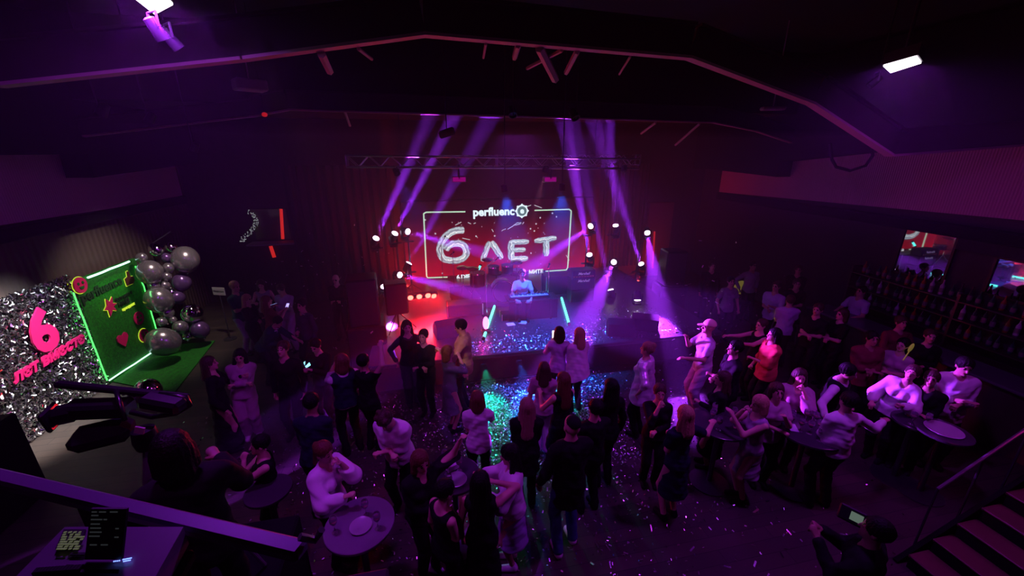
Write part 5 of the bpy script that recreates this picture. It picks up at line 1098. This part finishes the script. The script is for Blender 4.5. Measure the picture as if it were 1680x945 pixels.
for i in range(90):
    t = i/89; x = 408+12*math.sin(t*4.5)+rnd.uniform(-4, 4); y = 347+52*t+rnd.uniform(-3, 3); p = aty(x, min(y, 396), 13.7-rnd.random()*.05); mb.box(p, (.035, .005, .025), M=Matrix.Rotation(rnd.random()*6, 3, 'X') @ Matrix.Rotation(rnd.random()*6, 3, 'Z'))
o = mb.build('foil_garland', emit_mat('self_lit_foil', (.8, .85, .9), .28)); tag(o, 'curled garland of self-lit silver foil pieces at the left of the glossy wall panel', 'garland', kind='stuff')  # sparkle of the foil put in as its own glow
a_, b_ = aty(1066, 330, 13.7), aty(1106, 330, 13.7); tag(MB().box(((a_.x+b_.x)/2, 13.75, 1.4), (b_.x-a_.x, .2, 2.8), bev=.02).build('wall_column', mat('brick_red_column', (.20, .05, .05), .8)), 'reddish column against the back wall right of the stage', 'column')
a = aty(1074, 380, 13.62); b = aty(1071, 440, 13.62); tag(MB().tube([a, b], .035, 8).build('red_light_strip', emit_mat('red_strip_dim', (1, .02, .02), .4)), 'upright red light strip beside the brightest moving head', 'light strip')
# dark drapes at the side of the stage
DRM = mat('black_drape', (.018, .012, .02), .9)
def drape(x0, x1, Y, z0, z1, label):
    n = 60; V = []; Fc = []
    for i in range(n+1):
        x = x0+(x1-x0)*i/n; y = Y+.06*math.sin(i*1.25)+.02*math.sin(i*2.9); V += [(x, y, z0), (x, y, z1), (x, y+.02, z0), (x, y+.02, z1)]
    for i in range(n):
        a = i*4; b = a+4; Fc += [(a, b, b+1, a+1), (a+2, a+3, b+3, b+2), (a, a+2, b+2, b), (a+1, b+1, b+3, a+3)]
    Fc += [(0, 1, 3, 2), (n*4, n*4+2, n*4+3, n*4+1)]
    tag(MB().add(V, Fc).build('drape', DRM, smooth='auto'), label, 'drape')
drape(-4.0, -1.0, 13.2, .02, 4.2, 'black pleated drape left of the led wall'); drape(5.8, 7.6, 13.2, .6, 4.2, 'black pleated drape right of the led wall')

# ================================================================== TABLES AND GLASSES
TOPM = mat('dark_table_top', (.05, .04, .055), .22); TOPP = mat('pale_table_top', (.20, .17, .22), .3)
def high_table(px, py, r, h, m, label):
    p = atz(px, py, h); e = empty('round_table', (p.x, p.y, 0), 0, label, 'table')
    MB().lathe([(r*.96, h-.035), (r, h-.03), (r, h-.005), (r*.98, h), (0, h)], (0, 0, 0), 36).build('tabletop', m, e, smooth='auto'); MB().tube([(0, 0, .02), (0, 0, h-.03)], .035, 12).build('pole', STEEL, e, smooth='auto'); MB().lathe([(.27, 0), (.27, .015), (.05, .04), (0, .04)], (0, 0, 0), 24).build('base', STEEL, e, smooth='auto')
    return p
GLS = mat('clear_glass', (.9, .88, .95), .05, spec=.8); GLS.node_tree.nodes['Principled BSDF'].inputs['Transmission Weight'].default_value = .85; GLS.node_tree.nodes['Principled BSDF'].inputs['IOR'].default_value = 1.45
WINE = mat('wine', (.35, .08, .10), .1)
protoG = None
def glass(x, y, z, label, group, tall=False):
    e = empty('wine_glass', (x, y, z), rnd.random()*6, label, 'glass', group)
    MB().lathe([(.034, 0), (.033, .003), (.005, .008), (.004, .08), (.02, .095), (.036, .125), (.038, .15), (.032, .19), (.030, .19), (.034, .15), (.031, .125), (.012, .10), (0, .098)], (0, 0, 0), 16).build('bowl', GLS, e, smooth=True)
    MB().lathe([(.010, .101), (.028, .122), (.032, .138), (0, .139)], (0, 0, 0), 14).build('drink', WINE, e); return e
def setting(p, n, r, lab, grp, seed):
    q = random.Random(seed)
    for i in range(n):
        a = i*2.4+seed; rr = r*(.25+.6*q.random()); e = glass(p.x+math.cos(a)*rr, p.y+math.sin(a)*rr, p.z+.001, lab, grp)
def plate(x, y, z, r, label): tag(MB().lathe([(r*.5, 0), (r, .018), (r*.98, .022), (r*.6, .008), (0, .007)], (x, y, z), 24).build('plate', mat('white_plate', (.4, .38, .42), .25), smooth='auto'), label, 'plate')
p = high_table(590, 858, .34, 1.05, TOPP, 'pale round high table at the bottom left of centre'); plate(p.x+.02, p.y-.05, p.z+.001, .11, 'dark edged plate on the pale round table'); setting(p, 3, .3, 'wine glass on the pale round table', 'wine glasses on the pale round table', 1)
p = high_table(440, 803, .24, 1.05, TOPM, 'small round high table at the left behind the raised arms')
p = high_table(745, 778, .30, 1.05, TOPM, 'dark round high table with white boxes and glasses, bottom centre'); setting(p, 4, .26, 'wine glass on the bottom centre table', 'wine glasses on the bottom centre table', 2)
tag(MB().box((p.x-.02, p.y+.1, p.z+.035), (.14, .1, .07), rz=.4, bev=.006).build('gift_box', mat('white_carton', (.75, .72, .78), .5)), 'small white box on the bottom centre table', 'box'); plate(p.x+.02, p.y-.1, p.z+.001, .12, 'white plate on the bottom centre table')
p = high_table(1182, 692, .38, 1.05, TOPM, 'dark round high table in the violet beam, left of the woman clapping'); setting(p, 6, .33, 'wine glass on the table in the violet beam', 'wine glasses on the table in the violet beam', 3)
p = high_table(1325, 700, .45, 1.05, TOPM, 'dark round high table crowded with glasses at the right'); setting(p, 12, .40, 'wine glass on the crowded table at the right', 'wine glasses on the crowded right table', 4)
tag(MB().box((p.x-.22, p.y+.02, p.z+.006), (.10, .17, .008), rz=-.5).build('napkin', mat('paper')), 'white napkin on the crowded table at the right', 'napkin')
p = high_table(1548, 706, .30, 1.05, TOPM, 'small dark high table below the man in the loose white shirt'); plate(p.x, p.y, p.z+.001, .20, 'large pale oval looking plate on the small table furthest right')
p = high_table(1500, 690, .25, 1.0, TOPM, 'small dark high table beside the woman with the bright face'); setting(p, 3, .2, 'wine glass beside the woman with the bright face', 'wine glasses on the small right table', 5)

# ================================================================== BAR on the right
BARW = mat('dark_bar_wood', (.05, .028, .03), .35, var=.3, bscale=6)
bar = empty('bar_counter', (9.0, 5.0, 0), 0, 'long dark bar counter along the right wall', 'bar counter')
rel(MB().box((9.0, 5.0, .53), (.5, 4.6, 1.06)).build('front', BARW), bar); rel(MB().box((8.98, 5.0, 1.085), (.66, 4.7, .05), bev=.012).build('worktop', mat('bar_top', (.10, .08, .11), .2)), bar)
bsh = empty('bar_shelves', (10.0, 5.4, 0), 0, 'dark shelving with rows of bottles on the right wall', 'shelves')
for z in (1.15, 1.5, 1.85): rel(MB().box((10.02, 5.4, z), (.28, 4.2, .03), bev=.005).build('shelf', BARW), bsh)
for y in (3.32, 5.4, 7.48): rel(MB().box((10.02, y, 1.0), (.28, .04, 2.0)).build('upright', BARW), bsh)
rel(MB().box((9.98, 5.4, .45), (.36, 4.2, .9), bev=.01).build('cupboard', BARW), bsh)
BOT = [mat('bottle_green', (.02, .12, .05), .1), mat('bottle_amber', (.25, .10, .02), .1), mat('bottle_clear', (.45, .42, .5), .08), mat('bottle_dark', (.02, .015, .03), .1)]
LBL = mat('bottle_label', (.16, .15, .14), .6)
protos = []
for k in range(4):
    e = empty('bottle', (0, 0, -20), 0, 'x', 'bottle', 'bottles on the bar shelves'); h = .26+.02*k
    MB().lathe([(.034, 0), (.037, .01), (.037, h*.58), (.014, h*.75), (.013, h), (0, h)], (0, 0, 0), 12).build('flask', BOT[k], e, smooth='auto'); MB().lathe([(.0376, h*.15), (.0376, h*.45)], (0, 0, 0), 12).build('paper_label', LBL, e); protos.append(e)
names_ = ['green glass bottle standing on the bar shelves', 'amber glass bottle standing on the bar shelves', 'clear glass bottle standing on the bar shelves', 'black glass bottle standing on the bar shelves']; used = [False]*4
for z in (1.166, 1.516, 1.866):
    for i in range(26):
        y = 3.45+i*.155
        if abs(y-5.4) < .06: continue
        k = rnd.randrange(4); o = protos[k] if not used[k] else copy_tree(protos[k]); used[k] = True; o.location = (10.0+rnd.uniform(-.04, .05), y+rnd.uniform(-.02, .02), z); o['label'] = names_[k].replace('the bar shelves', 'the '+{1.166: 'lowest', 1.516: 'middle', 1.866: 'top'}[z]+' bar shelf')
MIR = mat('mirror_glass', (.55, .55, .58), .02, 1.0)
mq = [atx(*c, 10.2) for c in ((1486, 366), (1560, 372), (1556, 452), (1480, 447))]
def mirror(y0, y1, z0, z1, label):
    e = empty('wall_mirror', (10.2, (y0+y1)/2, z0), 0, label, 'mirror'); rel(MB().box((10.215, (y0+y1)/2, (z0+z1)/2), (.02, y1-y0, z1-z0)).build('glass', MIR), e)
    mb = MB()
    for (yy, zz, sy, sz) in ((y0, (z0+z1)/2, .04, z1-z0+.04), (y1, (z0+z1)/2, .04, z1-z0+.04), ((y0+y1)/2, z0, y1-y0, .04), ((y0+y1)/2, z1, y1-y0, .04)): mb.box((10.2, yy, zz), (.05, sy, sz))
    rel(mb.build('frame', BLACK), e)
mirror(5.9, 6.85, 2.03, 3.0, 'mirror above the bar reflecting the red led wall'); mirror(4.45, 5.25, 2.05, 2.75, 'mirror above the bar near the frame edge reflecting the neon tube')
tag(MB().box((10.17, 5.3, 2.90), (.1, 1.1, .26)).build('ribbed_panel', ribbed('ribbed_dark', (.03, .02, .035), 18, .5)), 'dark ribbed ventilation panel between the bar mirrors', 'panel')
# platform edge and chairs
pts = [atz(*c, .15) for c in ((1190, 498), (1345, 598))]
tag(MB().box(((pts[0].x+pts[1].x)/2+.6, (pts[0].y+pts[1].y)/2, .075), (1.1, (pts[0]-pts[1]).length, .15), rz=math.atan2(pts[0].y-pts[1].y, pts[0].x-pts[1].x)-math.pi/2, bev=.01).build('low_platform', BARW), 'low dark platform edge running towards the bar', 'platform')
YM = mat('self_lit_yellow', (.75, .62, .10), .6, emit=(.8, .75, .10), es=.10)  # emission put into the colour so the yellow shows under violet light
def chair(px, py, rz, label, z0=.15):
    p = atz(px, py, z0+.85); e = empty('chair', (p.x, p.y, z0), rz, label, 'chair')
    MB().lathe([(.20, .44), (.22, .46), (.22, .5), (.18, .52), (0, .52)], (0, 0, 0), 20).build('seat', BLACK, e, smooth='auto'); 
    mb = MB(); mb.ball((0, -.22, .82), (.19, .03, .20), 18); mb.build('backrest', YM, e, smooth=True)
    for sx in (-1, 1): MB().tube([(sx*.12, -.21, .72), (sx*.15, -.16, .48)], .012, 6).build('back_post', STEEL, e)
    for sx in (-1, 1):
        for sy in (-1, 1): MB().tube([(sx*.13, sy*.13, .45), (sx*.19, sy*.19, .0)], .014, 6).build('leg', STEEL, e)
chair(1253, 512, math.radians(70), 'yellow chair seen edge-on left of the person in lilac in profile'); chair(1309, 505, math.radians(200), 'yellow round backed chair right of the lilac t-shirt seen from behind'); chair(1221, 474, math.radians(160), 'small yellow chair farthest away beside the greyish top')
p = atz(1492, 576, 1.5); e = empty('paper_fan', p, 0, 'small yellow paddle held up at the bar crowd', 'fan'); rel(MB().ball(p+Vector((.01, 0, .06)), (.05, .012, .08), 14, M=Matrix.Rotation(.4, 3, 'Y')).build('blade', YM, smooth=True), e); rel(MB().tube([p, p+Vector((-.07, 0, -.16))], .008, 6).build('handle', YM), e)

# ================================================================== STAIRS on the right
stp = empty('staircase', (5.2, 1.2, 0), 0, 'dark wooden staircase rising to the right at the lower right corner', 'staircase')
STM = mat('stair_tread_wood', (.12, .045, .04), .45, var=.3, bscale=4); n = 13
for i in range(n): rel(MB().box((5.2+i*.29+.16, 1.1, .17*(i+1)-.02), (.30, 2.7, .04), bev=.008).build('tread', STM), stp)
for i in range(n): rel(MB().box((5.2+i*.29+.02, 1.1, .17*i+.075), (.02, 2.66, .15)).build('riser', MATTE), stp)
sl = math.atan2(.17, .29); mb = MB()
rel(MB().box((5.2+n*.145, 2.5, n*.085-.08), (n*.336, .05, .26), M=Matrix.Rotation(-sl, 3, 'Y')).build('stringer', MATTE), stp)
hr0 = Vector((5.45, 2.55, .98)); hr1 = hr0+Vector((3.2, 0, 3.2*.17/.29+.2)); rel(MB().tube([hr0, hr1], .018, 8).build('handrail', mat('violet_sheen_metal', (.35, .3, .4), .3, .8), smooth='auto'), stp)
for k in range(7): t = k/6; q = hr0.lerp(hr1, t); rel(MB().tube([q, (q.x, q.y, max(.02, q.z-.9))], .012, 6).build('baluster', STEEL), stp)
fill_spot((7.0, .8, 5.4), (6.4, 1.4, 1.0), W_FILL*.9, (.85, .02, .25), 'added dim reddish spotlight on the ceiling above the stairs', 60)  # added fill to redden the treads

# ================================================================== BALCONY with desk and rail
struct(MB().box((-1.75, .15, 2.9), (3.0, 2.3, .14), bev=.01).build('trim_5', mat('balcony_board', (.03, .02, .02), .7)))
ra = [atz(0, 785, 3.62), atz(200, 833, 3.62), atz(420, 886, 3.62)]; dv = (ra[2]-ra[0]); e0 = ra[0]-dv*.9; e1 = ra[2]+dv*.15
rl = empty('balcony_rail', (ra[0].x, ra[0].y, 2.97), 0, 'purple lit flat handrail of the balcony at the lower left', 'railing'); ang = math.atan2(dv.y, dv.x)
rel(MB().box((e0+e1)/2, ((e1-e0).length, .05, .035), rz=ang, bev=.008).build('handrail', mat('painted_rail', (.20, .14, .26), .42, .2)), rl)
for t in (.05, .62): q = e0.lerp(e1, t); rel(MB().box((q.x, q.y, (2.97+q.z)/2), (.03, .03, q.z-2.97)).build('post', BLACK), rl)
q = e1; rel(MB().tube([q+Vector((0, 0, .05)), q+Vector((.03, .01, .02)), q+Vector((.05, .01, .05))], .01, 6).build('cable_clip', mat('violet_sheen_metal')), rl)
# desk + lighting console
dk = empty('console_desk', (-1.0, .75, 2.97), 0, 'black desk under the lighting console on the balcony', 'desk'); CZ = 3.60
rel(MB().box((-.98, .72, CZ-.03), (.62, .5, .04), bev=.01).build('top', MATTE), dk)
for sx in (-1.25, -.72):
    for sy in (.52, .92): rel(MB().box((sx, sy, (2.97+CZ-.05)/2), (.04, .04, CZ-.05-2.97)).build('leg', MATTE), dk)
CON = mat('console_shell', (.22, .17, .24), .4)
cc = [atz(x, y, CZ+.06) for x, y in ((105, 862), (20, 945), (300, 862), (260, 945))]
co = empty('lighting_console', (cc[0].x, cc[0].y, CZ), 0, 'lighting console with faders and small glowing screens at the lower left', 'console')
poly = [(cc[0].x, cc[0].y), (cc[1].x, cc[1].y-.15), (cc[3].x, cc[3].y-.15), (cc[2].x, cc[2].y)]
rel(MB().prism(poly, CZ-.005, CZ+.055).build('body', CON), co)
def onc(px, py, z=CZ+.058): return atz(px, py, z)
def cpatch(nm, px0, py0, px1, py1, m, h=.006, sk=0):
    a, b, c, d = onc(px0, py0), onc(px1, py0), onc(px1-sk, py1), onc(px0-sk, py1); rel(MB().add([tuple(v) for v in (a, b, c, d)]+[tuple(v+Vector((0, 0, h))) for v in (a, b, c, d)], [(0, 1, 2, 3), (4, 7, 6, 5), (0, 4, 5, 1), (1, 5, 6, 2), (2, 6, 7, 3), (3, 7, 4, 0)]).build(nm, m), co)
cpatch('button_field', 106, 871, 142, 903, BLACK, sk=14)
KEY = emit_mat('lit_keys', (.55, .62, .28), .12); mb = MB()
for r_ in range(8):
    for c_ in range(9):
        if rnd.random() < .3: continue
        p = onc(107+c_*4.0-r_*1.7, 873+r_*3.9, CZ+.067); mb.box(p, (.0045+.003*rnd.random(), .0035, .002))
rel(mb.build('lit_keys', KEY), co)
BLU = emit_mat('blue_leds', (.15, .25, 1.0), 3.0)
for grp, (x0, y0, n_, dx, dy) in enumerate(((63, 933, 4, 2.5, -.3), (82, 932, 4, 2.4, -.2), (187, 921, 4, 3, -.4), (202, 918, 6, 2.6, -.5), (203, 921, 5, 2.6, -.5))):
    mb = MB()
    for i in range(n_): mb.ball(onc(x0+i*dx, y0+i*dy, CZ+.062), .0016, 6)
    rel(mb.build('indicator_row', BLU), co)
mb = MB()
for i in range(14):
    p = onc(60+i*5.5, 938-i*.4, CZ+.06); mb.box(p, (.010, .016, .012), bev=.002)
rel(mb.build('faders', BLACK), co); cpatch('groove', 118, 908, 142, 912, BLACK, .004, 3); cpatch('groove', 110, 928, 122, 932, BLACK, .004, 2); cpatch('groove', 134, 936, 196, 941, BLACK, .004, 2)
# laptop / monitor on the console
a, b = atz(143, 915, CZ+.06), atz(203, 915, CZ+.06); mo = empty('laptop', ((a.x+b.x)/2, (a.y+b.y)/2, CZ+.06), 0, 'dark screen standing on the lighting console with faint rows of writing', 'screen')
dvx = (b-a); nrm_ = Vector((-dvx.y, dvx.x, 0)).normalized(); ht = .105; tpd = nrm_*.05+Vector((0, 0, ht)); qd = [a, b, b+tpd, a+tpd]; off = Vector((-nrm_.x, -nrm_.y, .2)).normalized()*.006
rel(MB().add([tuple(v) for v in qd]+[tuple(v+off) for v in qd], [(3, 2, 1, 0), (4, 5, 6, 7), (0, 1, 5, 4), (1, 2, 6, 5), (2, 3, 7, 6), (3, 0, 4, 7)]).build('lid', BLACK), mo)
TX = emit_mat('dim_screen_text', (.30, .34, .38), .05); mb = MB()
ux = dvx/1; uy = tpd
for (u, v, l_) in ((.05, .93, .15), (.25, .93, .2), (.55, .93, .22), (.05, .86, .2), (.05, .78, .32), (.4, .78, .1), (.06, .69, .26), (.06, .61, .3), (.06, .53, .33), (.05, .45, .3), (.1, .28, .2), (.4, .28, .2), (.75, .6, .1), (.75, .43, .12)):
    p = a+ux*u+uy*v+off*1.15; e_ = p+ux*l_; t_ = uy*.028; mb.add([tuple(p), tuple(e_), tuple(e_+t_), tuple(p+t_)], [(0, 1, 2, 3)])
rel(mb.build('screen_rows', TX), mo)

# ================================================================== VIDEO CAMERA, tripod, operator on a platform
pf = tag(MB().box((-1.95, 2.55, .75), (1.3, 1.2, 1.5), bev=.02).build('camera_platform', MATTE), 'black camera platform under the tripod at the lower left', 'platform')
D0 = 2.55
def vc(px, py, d=0): return atd(px, py, D0+d)
vb = empty('video_camera', vc(215, 680), 0, 'large black video camera with long rods on a tripod at the left foreground', 'video camera')
GL = mat('semi_gloss_black', (.006, .005, .007), .3)
def bar(nm, a, b, wd, hg, m=GL, bev=.01):
    a, b = Vector(a), Vector(b); d = b-a; M = d.to_track_quat('Y', 'Z').to_matrix(); rel(MB().box((a+b)/2, (wd, d.length, hg), M=M, bev=bev).build(nm, m), vb)
bar('top_rod', vc(92, 630), vc(310, 652, .1), .05, .04); bar('camera_body', vc(110, 672), vc(215, 668, .05), .13, .10, bev=.02); bar('lens_barrel', vc(84, 684, -.05), vc(130, 674), .11, .11, bev=.03)
bar('matte_box', vc(80, 686, -.05), vc(90, 683, -.04), .17, .13); bar('viewfinder', vc(235, 656, -.1), vc(300, 668, -.1), .10, .08, bev=.02)
rel(MB().tube([vc(215, 676), vc(250, 684), vc(290, 678), vc(312, 664), vc(306, 652), vc(262, 646)], .016, 8).build('pan_bar', GL, smooth=True), vb)
rel(MB().tube([vc(190, 640, .02), vc(196, 660, -.04), vc(205, 690, -.06)], .013, 8).build('carry_strap', GL, smooth=True), vb)
rel(MB().box(vc(168, 712, .05), (.30, .20, .12), rz=.3, bev=.04).build('battery_pouch', MATTE), vb)
rel(MB().box(vc(229, 706, -.1), (.05, .01, .045), M=Matrix.Rotation(.4, 3, 'Y')).build('paper_tag', mat('dull_tag', (.35, .33, .28), .7)), vb)
tp = empty('camera_tripod', vc(235, 735), 0, 'black video tripod with shiny legs at the left foreground', 'tripod'); hd_ = vc(238, 715)
rel(MB().lathe([(.06, -.08), (.07, -.02), (.06, .05), (0, .06)], hd_, 16).build('head', GL, smooth='auto'), tp)
for ang in (.3, 2.3, 4.4):
    q = hd_+Vector((math.cos(ang)*.42, math.sin(ang)*.42, 0)); q.z = 1.515
    rel(MB().tube([hd_-Vector((0, 0, .05)), q], [.022, .014], 8).build('leg', mat('violet_sheen_metal')), tp)
a = person(283, 735, 1.72, 335, 'camera operator in black standing behind the video camera at the lower left', ('hoodie', 'black'), ('trousers', 'black'), ('bob', 'black'), 'd', ('glass', 'glass'), False, feet_z=1.42, res=.012)
# second cameraman, lower right
a = person(1432, 868, 1.74, 330, 'cameraman in black with a camera held up at the lower right', ('hoodie', 'black'), ('trousers', 'black'), ('short', 'black'), 'd', ('phone', 'phone'), False, res=.012)
c = atz(1398, 846, 1.62); e = empty('hand_camera', c, 0, 'black camera with a lit grey screen held by the man at the lower right', 'camera'); fd = (Vector((0, 0, EYE))-c).normalized(); M = fd.to_track_quat('Z', 'Y').to_matrix()
rel(MB().box(c, (.19, .13, .07), M=M, bev=.012).build('body', BLACK), e); rel(MB().box(c+M @ Vector((.03, .0, .037)), (.085, .07, .004), M=M).build('screen', emit_mat('grey_green_screen', (.25, .36, .28), .35)), e); rel(MB().lathe([(.035, 0), (.04, -.02), (.04, -.1), (0, -.1)], c-fd*.03, 16, M=M).build('lens', BLACK, smooth='auto'), e)

# ================================================================== CONFETTI
def confetti(name, n, gen, m, seed, label, flat=True, sz=(.013, .006)):
    q = random.Random(seed); mb = MB()
    for i in range(n):
        x, y, z = gen(q); t = .34 if flat else 3.0; M = Matrix.Rotation(q.uniform(0, 6.3), 3, 'Z') @ Matrix.Rotation(q.gauss(0, t), 3, 'X') @ Matrix.Rotation(q.gauss(0, t), 3, 'Y'); k = q.uniform(.7, 1.4); a_, b_ = sz[0]*k, sz[1]*k
        mb.add([Vector((x, y, z))+M @ Vector(v) for v in ((-a_, -b_, 0), (a_, -b_, 0), (a_, b_, 0), (-a_, b_, 0))], [(0, 1, 2, 3)])
    tag(mb.build(name, m), label, 'confetti', kind='stuff')
F_SILV = mat('silver_confetti', (.85, .85, .9), .22, 1.0); F_HOLO = mat('holographic_confetti', (.6, .8, .85), .25, 1.0, var=.4, bscale=30)
def gfloor(q):
    while True:
        x, y = q.gauss(1.3, 2.3), 7.35-abs(q.gauss(0, 2.2))
        if -4.5 < x < 6.5 and y > 2.2: return x, y, .012+q.random()*.006
confetti('confetti', 9000, gfloor, F_SILV, 5, 'scattered foil confetti littering the dance floor')
def gfront(q): return q.uniform(.2, 3.4), min(7.38, q.gauss(6.4, .7)), .02+q.random()*.006
confetti('confetti', 12000, gfront, F_HOLO, 6, 'dense glittering confetti on the floor just before the stage', sz=(.011, .006))
def gdeck(q):
    if q.random() < .6: return q.uniform(.6, 3.7), Y0+.05+abs(q.gauss(0, .55)), ZS+.012
    return q.uniform(3.8, 6.0), Y0+.1+abs(q.gauss(0, .9)), ZS+.012
confetti('confetti', 4500, gdeck, F_HOLO, 8, 'confetti sprinkled over the front of the stage deck', sz=(.011, .006))
def gair(q):
    c = q.choice(((460, 540, 11), (495, 470, 11), (1165, 470, 7), (1180, 520, 6.5), (520, 600, 7), (1150, 560, 5.5), (560, 450, 10), (480, 560, 8))); p = aty(c[0]+q.gauss(0, 42), c[1]+q.gauss(0, 40), c[2]); return p.x, p.y, max(p.z, .3)
confetti('confetti', 150, gair, mat('lit_confetti_flakes', (.9, .95, .9), .3, .9), 9, 'foil flakes still falling through the air over both sides of the crowd', flat=False, sz=(.024, .009))
def gnear(q): return q.uniform(1.2, 5.2), q.uniform(2.2, 3.6), .012
confetti('confetti', 60, gnear, mat('silver_confetti'), 10, 'a few long foil strips on the bare floor at the bottom right', sz=(.035, .008))
